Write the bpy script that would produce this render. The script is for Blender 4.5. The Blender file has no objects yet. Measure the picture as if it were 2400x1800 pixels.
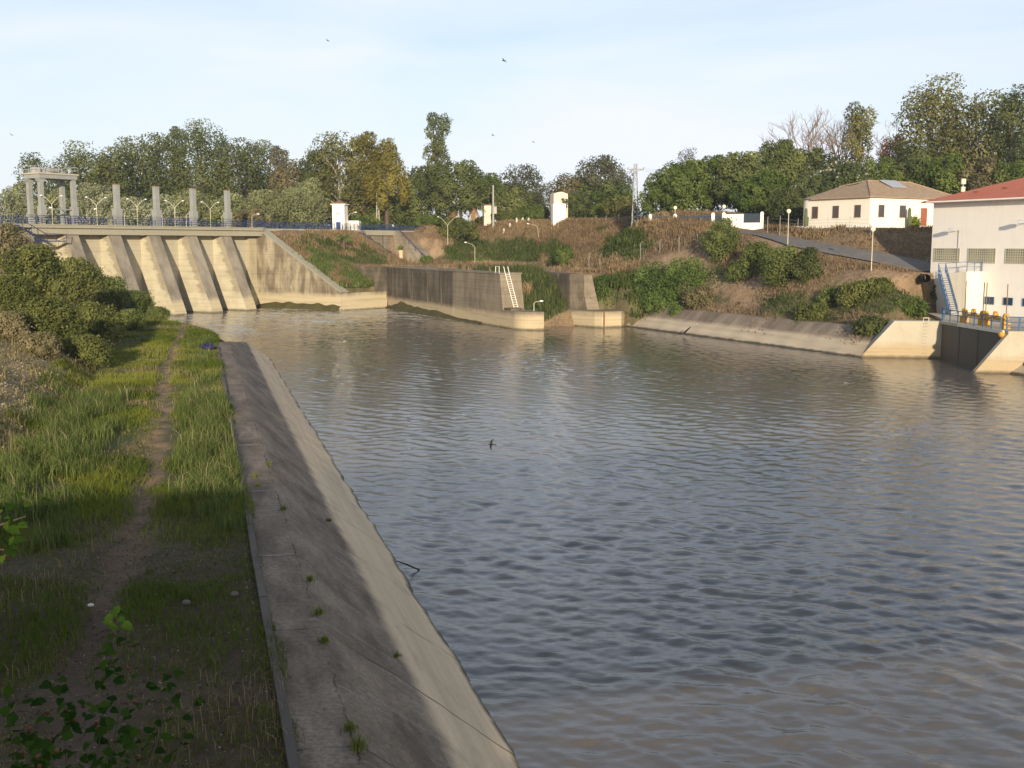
import bpy, math, random
import numpy as np
from mathutils import Vector, Matrix

# ------------------------------------------------------------------ camera, sky, sun, exposure
SC = bpy.context.scene
C = SC.collection
FPX, EYE, HOR = 2533.0, 13.0, 572.0            # focal length in photo pixels, eye height over the water, horizon row
PITCH = math.atan((900 - HOR) / FPX)
cam_d = bpy.data.cameras.new('camera'); cam = bpy.data.objects.new('camera', cam_d); C.objects.link(cam)
cam_d.sensor_width = 36.0; cam_d.lens = 36.0 * FPX / 2400.0
cam_d.clip_start = 0.1; cam_d.clip_end = 12000
cam.location = (0, 0, EYE); cam.rotation_euler = (math.pi / 2 - PITCH, 0, 0)
SC.camera = cam
SUN_EL, SUN_AZ = math.radians(10.5), math.radians(175.0)
SUN = Vector((math.sin(SUN_AZ) * math.cos(SUN_EL), math.cos(SUN_AZ) * math.cos(SUN_EL), math.sin(SUN_EL)))
w = bpy.data.worlds.new('World'); SC.world = w; w.use_nodes = True
nt = w.node_tree; nt.nodes.clear()
def N(t, kind, **k):
    n = t.nodes.new('ShaderNode' + kind)
    for a, b in k.items():
        setattr(n, a, b)
    return n
def L(t, a, b): t.links.new(a, b)
sky = N(nt, 'TexSky', sky_type='NISHITA', sun_disc=False, sun_elevation=SUN_EL, sun_rotation=SUN_AZ, altitude=60, air_density=1.0, dust_density=1.2, ozone_density=2.0)
tc = N(nt, 'TexCoord'); mp = N(nt, 'Mapping'); mp.inputs['Scale'].default_value = (1.1, 1.1, 6.0); mp.inputs['Rotation'].default_value = (0.12, 0.2, 0.5)
L(nt, tc.outputs['Generated'], mp.inputs['Vector'])
cn = N(nt, 'TexNoise'); cn.inputs['Scale'].default_value = 1.7; cn.inputs['Detail'].default_value = 5; cn.inputs['Roughness'].default_value = 0.5; cn.inputs['Distortion'].default_value = 0.5
L(nt, mp.outputs['Vector'], cn.inputs['Vector'])
cr = N(nt, 'ValToRGB'); cr.color_ramp.elements[0].position = 0.36; cr.color_ramp.elements[1].position = 0.68
cr.color_ramp.elements[0].color = (0.45, 0.45, 0.45, 1); cr.color_ramp.elements[1].color = (0.97, 0.97, 0.97, 1)
L(nt, cn.outputs['Fac'], cr.inputs['Fac'])
cm = N(nt, 'MixRGB'); cm.inputs['Color2'].default_value = (5.2, 5.45, 6.1, 1)     # thin high cloud
sz = N(nt, 'SeparateXYZ'); L(nt, tc.outputs['Generated'], sz.inputs[0]); mz = N(nt, 'MapRange'); L(nt, sz.outputs[2], mz.inputs[0])
for i_, v_ in ((1, .24), (2, .62), (3, 1.0), (4, .36)): mz.inputs[i_].default_value = v_
mf = N(nt, 'Math', operation='MULTIPLY'); L(nt, cr.outputs['Color'], mf.inputs[0]); L(nt, mz.outputs[0], mf.inputs[1]); L(nt, mf.outputs[0], cm.inputs['Fac']); L(nt, sky.outputs['Color'], cm.inputs['Color1'])
bg = N(nt, 'Background'); bg.inputs['Strength'].default_value = 0.13
wo = N(nt, 'OutputWorld')
L(nt, cm.outputs['Color'], bg.inputs['Color']); L(nt, bg.outputs['Background'], wo.inputs['Surface'])
sl = bpy.data.lights.new('sun', 'SUN'); sl.energy = 4.7; sl.angle = math.radians(0.6); sl.color = (1.0, 0.845, 0.63)
so = bpy.data.objects.new('sun', sl); C.objects.link(so); so.rotation_euler = SUN.to_track_quat('Z', 'Y').to_euler()
SC.view_settings.view_transform = 'Standard'; SC.view_settings.look = 'None'; SC.view_settings.gamma = 1.0
SC.view_settings.use_curve_mapping = False; SC.view_settings.exposure = 0.5
SC.render.engine = 'CYCLES'
SC.cycles.max_bounces = 5; SC.cycles.diffuse_bounces = 2; SC.cycles.glossy_bounces = 3; SC.cycles.transmission_bounces = 3; SC.cycles.transparent_max_bounces = 6
SC.cycles.volume_bounces = 0; SC.cycles.caustics_reflective = False; SC.cycles.caustics_refractive = False

# ------------------------------------------------------------------ where a photo point lies in the place
_f = np.array([0, math.cos(PITCH), -math.sin(PITCH)]); _u = np.array([0, math.sin(PITCH), math.cos(PITCH)])
def ray(px, py): return np.array([(px - 1200) / FPX, 0, 0]) + (900 - py) / FPX * _u + _f
def atz(px, py, z):
    d = ray(px, py); return np.array([0, 0, EYE]) + d * ((z - EYE) / d[2])
def aty(px, py, Y):
    d = ray(px, py); return np.array([0, 0, EYE]) + d * (Y / d[1])
def proj(P):
    v = np.asarray(P, float) - np.array([0, 0, EYE]); c = v @ _f
    return 1200 + FPX * v[..., 0] / c, 900 - FPX * (v @ _u) / c
RNG = np.random.default_rng(7)
random.seed(5)

# ------------------------------------------------------------------ object helpers
ROOT = {}
def setp(o, label=None, cat=None, group=None, kind=None):
    if label: o['label'] = label
    if cat: o['category'] = cat
    if group: o['group'] = group
    if kind: o['kind'] = kind
    return o
def empty(name, loc, label, cat, group=None):
    o = bpy.data.objects.new(name, None); C.objects.link(o); o.location = loc; o.empty_display_size = 0.3
    ROOT[o.name] = np.array(loc, float)
    return setp(o, label, cat, group)
def link_mesh(name, me, mats, parent=None, org=None):
    o = bpy.data.objects.new(name, me); C.objects.link(o)
    for m in (mats if isinstance(mats, (list, tuple)) else [mats]): me.materials.append(m)
    if parent is not None:
        o.parent = parent; ROOT[o.name] = ROOT[parent.name]
    else:
        o.location = org if org is not None else (0, 0, 0); ROOT[o.name] = np.array(o.location)
    return o
class MB:
    """collects shapes; build() links them as ONE mesh object"""
    def __init__(s): s.v = []; s.f = []; s.m = []; s.k = 0
    def add(s, vs, fs, m=None):
        b = len(s.v); s.v += [tuple(map(float, p)) for p in vs]; s.f += [[b + i for i in f] for f in fs]
        s.m += ([s.k if m is None else m] * len(fs) if not isinstance(m, list) else m); return s
    def hexa(s, p, m=None):   # 8 points: bottom loop 0-3, top loop 4-7
        return s.add(p, [[3, 2, 1, 0], [4, 5, 6, 7], [0, 1, 5, 4], [1, 2, 6, 5], [2, 3, 7, 6], [3, 0, 4, 7]], m)
    def box(s, c, d, ax=None, m=None):
        ax = np.eye(3) if ax is None else ax; c = np.asarray(c, float); p = []
        for z in (-.5, .5):
            for x, y in ((-.5, -.5), (.5, -.5), (.5, .5), (-.5, .5)):
                p.append(c + ax[0] * d[0] * x + ax[1] * d[1] * y + ax[2] * d[2] * z)
        return s.hexa(p, m)
    def fbox(s, fr, a0, a1, b0, b1, z0, z1, m=None):   # box in a frame fr(a, b, z)
        return s.hexa([fr(a0, b0, z0), fr(a1, b0, z0), fr(a1, b1, z0), fr(a0, b1, z0), fr(a0, b0, z1), fr(a1, b0, z1), fr(a1, b1, z1), fr(a0, b1, z1)], m)
    def prism(s, A, B, m=None):   # two matching loops
        n = len(A)
        return s.add(list(A) + list(B), [list(range(n))[::-1], list(range(n, 2 * n))] + [[i, (i + 1) % n, n + (i + 1) % n, n + i] for i in range(n)], m)
    def tube(s, pts, r, n=8, m=None, cap=True):
        pts = [np.asarray(p, float) for p in pts]; rs = r if isinstance(r, (list, tuple, np.ndarray)) else [r] * len(pts)
        b = []; K = len(pts)
        for i, p in enumerate(pts):
            t = pts[min(i + 1, K - 1)] - pts[max(i - 1, 0)]; t = t / (np.linalg.norm(t) + 1e-9)
            a = np.cross(t, [0, 0, 1.]) if abs(t[2]) < .95 else np.cross(t, [1., 0, 0]); a /= np.linalg.norm(a); c = np.cross(t, a)
            b += [p + rs[i] * (a * math.cos(q) + c * math.sin(q)) for q in np.linspace(0, 2 * math.pi, n, endpoint=False)]
        fs = [[i * n + j, i * n + (j + 1) % n, (i + 1) * n + (j + 1) % n, (i + 1) * n + j] for i in range(K - 1) for j in range(n)]
        if cap: fs += [list(range(n))[::-1], [(K - 1) * n + j for j in range(n)]]
        return s.add(b, fs, m)
    def ball(s, c, r, n=12, k=7, m=None, sc=(1, 1, 1)):
        c = np.asarray(c, float); vs = [c + np.array([0, 0, -r * sc[2]])]; fs = []
        for i in range(1, k):
            a = -math.pi / 2 + math.pi * i / k
            vs += [c + r * np.array([math.cos(a) * math.cos(q) * sc[0], math.cos(a) * math.sin(q) * sc[1], math.sin(a) * sc[2]]) for q in np.linspace(0, 2 * math.pi, n, endpoint=False)]
        vs.append(c + np.array([0, 0, r * sc[2]])); e = len(vs) - 1
        for j in range(n):
            fs.append([0, 1 + (j + 1) % n, 1 + j]); fs.append([e, 1 + (k - 2) * n + j, 1 + (k - 2) * n + (j + 1) % n])
            for i in range(k - 2): fs.append([1 + i * n + j, 1 + i * n + (j + 1) % n, 1 + (i + 1) * n + (j + 1) % n, 1 + (i + 1) * n + j])
        return s.add(vs, fs, m)
    def build(s, name, mats, parent=None, org=None, smooth=False):
        base = ROOT[parent.name] if parent is not None else np.array(org if org is not None else (0, 0, 0), float)
        me = bpy.data.meshes.new(name); me.from_pydata([tuple(np.array(p) - base) for p in s.v], [], s.f); me.update()
        if max(s.m, default=0): me.polygons.foreach_set('material_index', s.m)
        if smooth: me.polygons.foreach_set('use_smooth', [True] * len(me.polygons))
        bm_fix(me)
        return link_mesh(name, me, mats, parent, None if org is None else tuple(org))
def bm_fix(me):
    import bmesh
    b = bmesh.new(); b.from_mesh(me); bmesh.ops.recalc_face_normals(b, faces=b.faces); b.to_mesh(me); b.free()
def fast_mesh(name, V, Fq, attrs=None, smooth=False):
    """V (n,3), Fq (m,k) index array with k = 3 or 4"""
    me = bpy.data.meshes.new(name); n, m, k = len(V), len(Fq), Fq.shape[1]
    me.vertices.add(n); me.vertices.foreach_set('co', np.ascontiguousarray(V, dtype=np.float32).ravel())
    me.loops.add(m * k); me.loops.foreach_set('vertex_index', np.ascontiguousarray(Fq, dtype=np.int32).ravel())
    me.polygons.add(m); me.polygons.foreach_set('loop_start', np.arange(0, m * k, k, dtype=np.int32))
    if smooth: me.polygons.foreach_set('use_smooth', np.ones(m, dtype=bool))
    me.update(calc_edges=True); me.validate()
    for nm, arr in (attrs or {}).items():
        a = me.attributes.new(nm, 'FLOAT', 'POINT'); a.data.foreach_set('value', np.ascontiguousarray(arr, dtype=np.float32))
    return me
def copy_tree(o, loc=None, parent=None, rz=None):
    c = o.copy(); C.objects.link(c)
    if parent is not None: c.parent = parent
    if loc is not None: c.location = loc
    if rz is not None: c.rotation_euler = (0, 0, rz)
    for ch in [x for x in KIDS.get(o.name, [])]:
        k = copy_tree(ch, None, c)
        KIDS.setdefault(c.name, []).append(k)
    return c
KIDS = {}
def kid(o):
    KIDS.setdefault(o.parent.name, []).append(o); return o

# ------------------------------------------------------------------ noise on arrays
def vnoise(x, y, seed=0):
    x = np.asarray(x, float); y = np.asarray(y, float); xi = np.floor(x).astype(np.int64); yi = np.floor(y).astype(np.int64)
    fx = x - xi; fy = y - yi; fx = fx * fx * (3 - 2 * fx); fy = fy * fy * (3 - 2 * fy)
    def h(a, b):
        k = (a * 374761393 + b * 668265263 + seed * 974634777) & 0x7fffffff
        k = ((k ^ (k >> 13)) * 1274126177) & 0x7fffffff
        return ((k ^ (k >> 16)) & 0xffff) / 65535.0
    return (h(xi, yi) * (1 - fx) + h(xi + 1, yi) * fx) * (1 - fy) + (h(xi, yi + 1) * (1 - fx) + h(xi + 1, yi + 1) * fx) * fy
def fbm(x, y, seed=0, o=4):
    r = 0; a = .5
    for i in range(o): r = r + a * vnoise(x * 2 ** i, y * 2 ** i, seed + i); a *= .5
    return r
def inpoly(px, py, poly):
    px = np.asarray(px); py = np.asarray(py); r = np.zeros(px.shape, bool); n = len(poly)
    for i in range(n):
        x0, y0 = poly[i]; x1, y1 = poly[(i + 1) % n]
        if y0 == y1: continue
        r ^= ((y0 > py) != (y1 > py)) & (px < (x1 - x0) * (py - y0) / (y1 - y0) + x0)
    return r

# ------------------------------------------------------------------ materials
def mat(name):
    m = bpy.data.materials.new(name); m.use_nodes = True; t = m.node_tree; t.nodes.clear()
    return m, t
def out(t, sh): L(t, sh, N(t, 'OutputMaterial').inputs['Surface'])
def pos(t): return N(t, 'NewGeometry').outputs['Position']
def noise(t, vec, scale=1.0, detail=4, rough=.55, sc=None, rot=None, dist=0):
    if sc is not None or rot is not None:
        mp = N(t, 'Mapping'); L(t, vec, mp.inputs['Vector']); mp.inputs['Scale'].default_value = sc or (1, 1, 1); mp.inputs['Rotation'].default_value = rot or (0, 0, 0); vec = mp.outputs['Vector']
    n = N(t, 'TexNoise'); L(t, vec, n.inputs['Vector']); n.inputs['Scale'].default_value = scale; n.inputs['Detail'].default_value = detail; n.inputs['Roughness'].default_value = rough; n.inputs['Distortion'].default_value = dist
    return n.outputs['Fac']
def ramp(t, fac, p0, p1, c0=(0, 0, 0, 1), c1=(1, 1, 1, 1)):
    r = N(t, 'ValToRGB'); L(t, fac, r.inputs['Fac']); e = r.color_ramp.elements; e[0].position = p0; e[1].position = p1; e[0].color = c0; e[1].color = c1
    return r.outputs['Color']
def mix(t, fac, a, b, mode='MIX'):
    n = N(t, 'MixRGB', blend_type=mode)
    for i, v in ((0, fac), (1, a), (2, b)):
        if isinstance(v, (int, float)): n.inputs[i].default_value = v
        elif isinstance(v, tuple): n.inputs[i].default_value = (*v[:3], 1)
        else: L(t, v, n.inputs[i])
    return n.outputs['Color']
def mth(t, op, a, b=0.0, cl=False):
    n = N(t, 'Math', operation=op); n.use_clamp = cl
    for i, v in ((0, a), (1, b)):
        if isinstance(v, (int, float)): n.inputs[i].default_value = v
        else: L(t, v, n.inputs[i])
    return n.outputs[0]
def sep(t, v):
    n = N(t, 'SeparateXYZ'); L(t, v, n.inputs[0]); return n.outputs
def dot(t, v, d):
    n = N(t, 'VectorMath', operation='DOT_PRODUCT'); L(t, v, n.inputs[0]); n.inputs[1].default_value = d; return n.outputs['Value']
def bsdf(t, col, rough=.85, bump=None, bs=.3, bd=.02, metal=0, spec=.3):
    b = N(t, 'BsdfPrincipled'); b.inputs['Roughness'].default_value = rough; b.inputs['Metallic'].default_value = metal; b.inputs['Specular IOR Level'].default_value = spec
    if isinstance(col, tuple): b.inputs['Base Color'].default_value = (*col[:3], 1)
    else: L(t, col, b.inputs['Base Color'])
    if bump is not None:
        n = N(t, 'Bump'); n.inputs['Strength'].default_value = bs; n.inputs['Distance'].default_value = bd; L(t, bump, n.inputs['Height']); L(t, n.outputs['Normal'], b.inputs['Normal'])
    out(t, b.outputs['BSDF']); return b
def paint(name, col, rough=.55, var=.12, dirt=(.25, .2, .14), dirt_amt=.25, scale=.8, metal=0):
    m, t = mat(name); p = pos(t)
    c = mix(t, ramp(t, noise(t, p, scale, 5), .3, .75), col, tuple(x * (1 - var) for x in col))
    c = mix(t, mth(t, 'MULTIPLY', ramp(t, noise(t, p, 1.0, 5, .6, (1.5, 1.5, .12)), .52, .8), dirt_amt), c, dirt)
    bsdf(t, c, rough, noise(t, p, 14, 3), .15, .01, metal); return m
def concrete(name, light, dark, clean, zc=2.4, amt=1.0, stain=(.44, .62), rot=(0, 0, 0), lines=True, blot=None):
    """cast concrete: vertical run stains, formwork lines, and a band scoured clean by the water below zc"""
    m, t = mat(name); p = pos(t); z = sep(t, p)[2]
    streak = ramp(t, noise(t, p, 1.0, 7, .66, (.6, .6, .17), rot, .4), stain[0], stain[1])
    patch = ramp(t, noise(t, p, .16, 4, .6, (1, 1, 1.0)), .38, .62)
    fac = mth(t, 'MULTIPLY', mth(t, 'ADD', mth(t, 'MULTIPLY', streak, .65), mth(t, 'MULTIPLY', patch, .45)), amt, True)
    c = mix(t, fac, light, dark)
    if lines:
        ln = ramp(t, noise(t, p, 1.0, 3, .7, (.03, .03, 2.6)), .5, .6)
        c = mix(t, mth(t, 'MULTIPLY', ln, .22), c, tuple(x * .55 for x in dark))
    if blot:
        c = mix(t, mth(t, 'MULTIPLY', ramp(t, noise(t, p, .9, 5, .6, (1, 1, .6)), .62, .7), .8), c, blot)
    if zc is not None:
        zz = mth(t, 'ADD', z, mth(t, 'MULTIPLY', noise(t, p, .7, 4, .6, (1, 1, .6)), .9))
        band = ramp(t, mth(t, 'MULTIPLY', mth(t, 'SUBTRACT', zz, zc), .7), 0.0, .6, (1, 1, 1, 1), (0, 0, 0, 1))
        cl = mix(t, mth(t, 'MULTIPLY', ramp(t, noise(t, p, 1, 4, .6, (.08, .08, 2.2)), .5, .62), .45), clean, tuple(x * .62 for x in clean))
        c = mix(t, band, c, cl)
        wet = ramp(t, mth(t, 'ADD', z, mth(t, 'MULTIPLY', noise(t, p, 1.3), .35)), .25, .55, (1, 1, 1, 1), (0, 0, 0, 1))
        c = mix(t, mth(t, 'MULTIPLY', wet, .75), c, (.05, .045, .022))
    c = mix(t, .35, c, mix(t, noise(t, p, 7, 5, .7), c, (.02, .016, .01)))
    bsdf(t, c, .9, noise(t, p, 5, 6, .7), .35, .03); return m
def leaf_mat(name, a, b, trans=.25, rough=.6):
    """foliage: attribute v runs from darker colour a to lighter colour b"""
    m, t = mat(name); at = N(t, 'Attribute', attribute_name='v'); p = pos(t)
    c = mix(t, ramp(t, at.outputs['Fac'], .1, .95), a, b)
    c = mix(t, mth(t, 'MULTIPLY', ramp(t, noise(t, p, .35, 3), .35, .7), .35), c, tuple(x * .62 for x in a))
    d = N(t, 'BsdfDiffuse'); L(t, c, d.inputs['Color']); tr = N(t, 'BsdfTranslucent'); L(t, c, tr.inputs['Color'])
    mx = N(t, 'MixShader'); mx.inputs['Fac'].default_value = trans; L(t, d.outputs[0], mx.inputs[1]); L(t, tr.outputs[0], mx.inputs[2]); out(t, mx.outputs[0]); return m
def plain(name, col, rough=.6, metal=0, emit=None):
    m, t = mat(name); p = pos(t)
    bsdf(t, mix(t, ramp(t, noise(t, p, 3, 4), .3, .7), col, tuple(x * .78 for x in col)), rough, None, metal=metal); return m

M = {}
M['dam'] = concrete('dam_concrete', (.52, .455, .30), (.24, .195, .125), (.56, .47, .29), 2.6, .55, (.5, .68))
M['dam_front'] = concrete('pier_front_concrete', (.34, .30, .235), (.19, .16, .12), (.54, .46, .29), 2.6, .9, (.4, .6), lines=False)
M['gate'] = concrete('gate_concrete', (.50, .46, .345), (.36, .32, .215), (.54, .46, .29), 1.6, .5, (.52, .7))
M['wing'] = concrete('wing_wall_concrete', (.46, .40, .275), (.17, .135, .09), (.54, .46, .30), 3.0, 1.1, (.4, .57))
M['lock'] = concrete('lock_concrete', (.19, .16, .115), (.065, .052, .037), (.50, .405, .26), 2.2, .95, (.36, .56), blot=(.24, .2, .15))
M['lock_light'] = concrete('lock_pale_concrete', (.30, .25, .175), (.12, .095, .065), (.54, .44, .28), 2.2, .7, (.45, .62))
M['yard_wall'] = concrete('yard_wall_concrete', (.31, .27, .2), (.16, .13, .09), (.3, .3, .3), None, .8, (.42, .62))
M['intake'] = concrete('intake_concrete', (.52, .47, .36), (.36, .31, .22), (.46, .36, .22), 1.6, .5, (.5, .68), lines=False)
M['deck'] = concrete('deck_concrete', (.38, .36, .27), (.26, .23, .16), (.3, .3, .3), None, .45, (.52, .7), lines=False)
M['grey_pillar'] = paint('grey_pillar_paint', (.27, .28, .265), .8, .2, (.2, .19, .15), .3)
M['white'] = paint('white_wall_paint', (.80, .77, .70), .8, .06, (.45, .38, .28), .3)
M['house'] = paint('house_wall_paint', (.80, .74, .62), .85, .05, (.5, .42, .32), .22)
M['plant'] = paint('pump_house_paint', (.84, .79, .71), .8, .05, (.5, .43, .36), .2)
M['cream'] = paint('cream_base_paint', (.76, .69, .54), .85, .08, (.4, .33, .22), .35)
M['pink'] = paint('faded_pink_paint', (.66, .55, .45), .85, .1, (.4, .3, .22), .3)
M['blue'] = paint('blue_rail_paint', (.075, .15, .28), .5, .25, (.15, .17, .2), .25, 3)
M['navy'] = paint('navy_rail_paint', (.022, .045, .13), .5, .25, (.12, .12, .14), .2, 3)
M['yellow'] = paint('yellow_machine_paint', (.55, .29, .035), .5, .12, (.25, .15, .05), .3, 3)
M['steel'] = paint('galvanised_steel', (.36, .36, .35), .5, .2, (.25, .2, .16), .25, 4)
M['pole'] = paint('pale_pole_paint', (.50, .47, .36), .5, .1, (.35, .3, .2), .3, 4)
M['rust'] = paint('rusty_steel', (.22, .13, .085), .8, .3, (.1, .06, .04), .4, 3)
M['globe'] = plain('opal_globe_glass', (.85, .80, .55), .3)
M['lampglass'] = plain('white_lamp_bowl', (.85, .85, .82), .25)
M['black'] = plain('black_feather', (.012, .012, .016), .7)
M['glass'] = plain('dark_window_glass', (.035, .05, .075), .15)
M['redgate'] = paint('rust_red_door', (.30, .09, .05), .6, .15)
M['bark'] = paint('bark_brown', (.115, .085, .06), .95, .4, (.04, .03, .02), .5, 2)
M['palebark'] = paint('pale_bark', (.42, .36, .27), .9, .3, (.16, .12, .09), .5, 2)
M['reedwire'] = plain('fence_wire', (.30, .30, .29), .5, .4)

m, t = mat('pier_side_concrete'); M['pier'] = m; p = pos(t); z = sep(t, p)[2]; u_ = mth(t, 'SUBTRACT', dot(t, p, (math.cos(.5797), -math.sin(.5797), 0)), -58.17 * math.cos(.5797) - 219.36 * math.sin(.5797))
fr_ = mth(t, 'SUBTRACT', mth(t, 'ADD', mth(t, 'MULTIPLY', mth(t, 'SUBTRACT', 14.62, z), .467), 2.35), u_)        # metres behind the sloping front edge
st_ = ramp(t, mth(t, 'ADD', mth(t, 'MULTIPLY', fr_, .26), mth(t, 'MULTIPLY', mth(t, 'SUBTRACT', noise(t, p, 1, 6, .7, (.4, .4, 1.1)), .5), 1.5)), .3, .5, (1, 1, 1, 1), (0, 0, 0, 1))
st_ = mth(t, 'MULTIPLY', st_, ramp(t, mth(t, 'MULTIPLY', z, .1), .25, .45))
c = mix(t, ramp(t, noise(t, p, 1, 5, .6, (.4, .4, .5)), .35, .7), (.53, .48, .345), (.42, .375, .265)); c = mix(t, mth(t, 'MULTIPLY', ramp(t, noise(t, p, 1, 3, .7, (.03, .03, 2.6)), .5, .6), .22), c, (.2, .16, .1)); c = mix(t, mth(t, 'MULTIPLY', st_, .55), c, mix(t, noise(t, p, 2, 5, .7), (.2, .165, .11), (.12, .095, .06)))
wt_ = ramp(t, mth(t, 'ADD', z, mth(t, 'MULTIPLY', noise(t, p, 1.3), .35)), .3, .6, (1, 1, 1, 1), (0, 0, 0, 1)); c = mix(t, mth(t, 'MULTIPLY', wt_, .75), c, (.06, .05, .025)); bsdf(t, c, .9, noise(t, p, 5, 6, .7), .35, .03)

# ------------------------------------------------------------------ axes of the place
CA = np.array([-.276, .961, 0.]); CE = np.array([.961, .276, 0.])                 # along the left bank, and across it towards the water
TH = .5797; DO = np.array([-58.17, 219.36, 0.])
DD = np.array([math.sin(TH), math.cos(TH), 0.]); DN = np.array([math.cos(TH), -math.sin(TH), 0.])
def can(s, t, z=0.): return CE * s + CA * t + np.array([0, 0, z])
def dam(u, t, z=0.): return DO + DN * u + DD * t + np.array([0, 0, z])
LA = np.array([.418, -.908, 0.]); LN = np.array([.908, .418, 0.]); LO = np.array([-1.95, 170.6, 0.])
def lock(k, q, z=0.): return LO + LA * k + LN * q + np.array([0, 0, z])            # along the lock towards the camera, across it
def dco(x, y):
    rx, ry = x - DO[0], y - DO[1]; return rx * DN[0] + ry * DN[1], rx * DD[0] + ry * DD[1]
def lco(x, y):
    rx, ry = x - LO[0], y - LO[1]; return rx * LA[0] + ry * LA[1], rx * LN[0] + ry * LN[1]
def smooth(a, b, x):
    q = np.clip((x - a) / (b - a), 0, 1); return q * q * (3 - 2 * q)
DECK = 16.25

# ------------------------------------------------------------------ left bank ground
CREST_T = np.array([-60, 100, 108, 116, 124, 133, 141, 150, 165, 200, 260.]); CREST_S = np.array([1.3, 1.3, 1.2, .8, -.2, -2.0, -6, -11, -14, -14, -13.])
TOE_S = np.array([7.0, 7.0, 7.0, 6.6, 5.4, 3.2, -.5, -5.5, -8, -8, -7.])
def left_z(s, t):
    s = np.asarray(s, float); t = np.asarray(t, float)
    cs = np.interp(t, CREST_T, CREST_S); ts = np.interp(t, CREST_T, TOE_S)
    z = 3.9 * (1 - (s - cs) / (ts - cs)); z = np.minimum(z, 3.9)
    foot = np.interp(t, [0, 40, 60, 75, 110, 150, 260], [-10, -9.5, -8.0, -7.2, -9, -13.5, -13])
    up = np.clip(foot - s, 0, None); hill = 13.2 * (1 - np.exp(-(up * .75) ** 1.15 / 13.2))
    hill = np.minimum(hill, 60); cap = np.interp(t, [-40, 30, 60, 80, 110, 140, 165, 205], [2.5, 2.5, 3.6, 4.4, 5.6, 8.0, 10.5, 12.6]); hill = cap * (1 - np.exp(-hill / cap))
    rough = (fbm(s * .45, t * .45, 3) - .5) * .35 + (fbm(s * 1.7, t * 1.7, 9, 3) - .5) * .12
    bump = np.where(up > 0, (fbm(s * .16, t * .16, 21) - .47) * 2.2 * np.clip(up / 5, 0, 1), 0)
    rut = -.10 * np.exp(-((s + 2.4 + .35 * np.sin(t * .09)) / .55) ** 2)
    edge = np.clip((cs - s) / 1.2, 0, 1)
    return z + hill + bump + rut + rough * np.where(s < cs, edge, .25)
def lxy(s, t): return CE[0] * s + CA[0] * t, CE[1] * s + CA[1] * t
def lst(x, y): return x * CE[0] + y * CE[1], x * CA[0] + y * CA[1]
def grid_mesh(xs, ys, zf, xyf=None):
    X, Y = np.meshgrid(xs, ys); Z = zf(X, Y); PX, PY = (X, Y) if xyf is None else xyf(X, Y)
    V = np.stack([PX, PY, Z], -1).reshape(-1, 3); n, m = len(xs), len(ys); i = np.arange((m - 1) * (n - 1)); r, c = i // (n - 1), i % (n - 1); a = r * n + c
    return V, np.stack([a, a + 1, a + n + 1, a + n], -1)
m, t = mat('left_bank_soil'); p = pos(t); s_ = dot(t, p, tuple(CE)); t_ = dot(t, p, tuple(CA))
wob = mth(t, 'MULTIPLY', mth(t, 'SUBTRACT', noise(t, p, .35, 4), .5), 2.2)
trail = mth(t, 'ABSOLUTE', mth(t, 'ADD', mth(t, 'ADD', s_, 2.4), wob)); trail = ramp(t, trail, .3, .95, (1, 1, 1, 1), (0, 0, 0, 1))
base = mix(t, ramp(t, noise(t, p, .5, 6, .65), .36, .62), (.085, .075, .036), (.075, .085, .026))
base = mix(t, mth(t, 'MULTIPLY', ramp(t, noise(t, p, 6, 4, .7), .5, .75), .6), base, (.035, .026, .016))
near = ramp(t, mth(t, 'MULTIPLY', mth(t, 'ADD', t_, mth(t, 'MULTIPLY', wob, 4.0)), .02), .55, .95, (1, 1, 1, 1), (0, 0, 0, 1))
base = mix(t, mth(t, 'MULTIPLY', near, .8), base, mix(t, ramp(t, noise(t, p, 2.5, 5), .4, .65), (.055, .030, .018), (.09, .054, .032)))  # dark reddish soil near the camera, deepened to stand in for shade
base = mix(t, mth(t, 'MULTIPLY', trail, ramp(t, noise(t, p, 1.1, 5), .3, .55)), base, mix(t, near, (.29, .185, .10), (.085, .055, .035)))  # near stretch of trail darkened too, shade put into its colour
hillm = ramp(t, mth(t, 'MULTIPLY', mth(t, 'ADD', s_, 7.2), -.25), 0.0, .4)
base = mix(t, hillm, base, mix(t, ramp(t, noise(t, p, .8, 6, .7), .35, .65), (.30, .215, .115), (.17, .135, .065)))
vor = N(t, 'TexVoronoi'); vor.inputs['Scale'].default_value = 3.2; L(t, p, vor.inputs['Vector'])
peb = mth(t, 'MULTIPLY', ramp(t, vor.outputs['Distance'], .1, .22, (1, 1, 1, 1), (0, 0, 0, 1)), ramp(t, noise(t, p, .45, 3), .47, .6))
base = mix(t, mth(t, 'MULTIPLY', peb, mth(t, 'ADD', mth(t, 'MULTIPLY', hillm, .6), .15)), base, (.42, .36, .27))
bsdf(t, base, .95, noise(t, p, 4, 6, .75), .9, .06); M['soil'] = m
V, Fq = grid_mesh(np.r_[np.arange(-70, -24, 1.5), np.arange(-24, -9, .5), np.arange(-9, 2.6, .22), np.arange(2.6, 9, .7)], np.r_[np.arange(-30, 10, 2.), np.arange(10, 70, .3), np.arange(70, 150, .6), np.arange(150, 232, 1.2)], left_z, lxy)
setp(link_mesh('left_bank_ground', fast_mesh('left_bank_ground', V, Fq, smooth=True), M['soil']), kind='structure')

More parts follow.
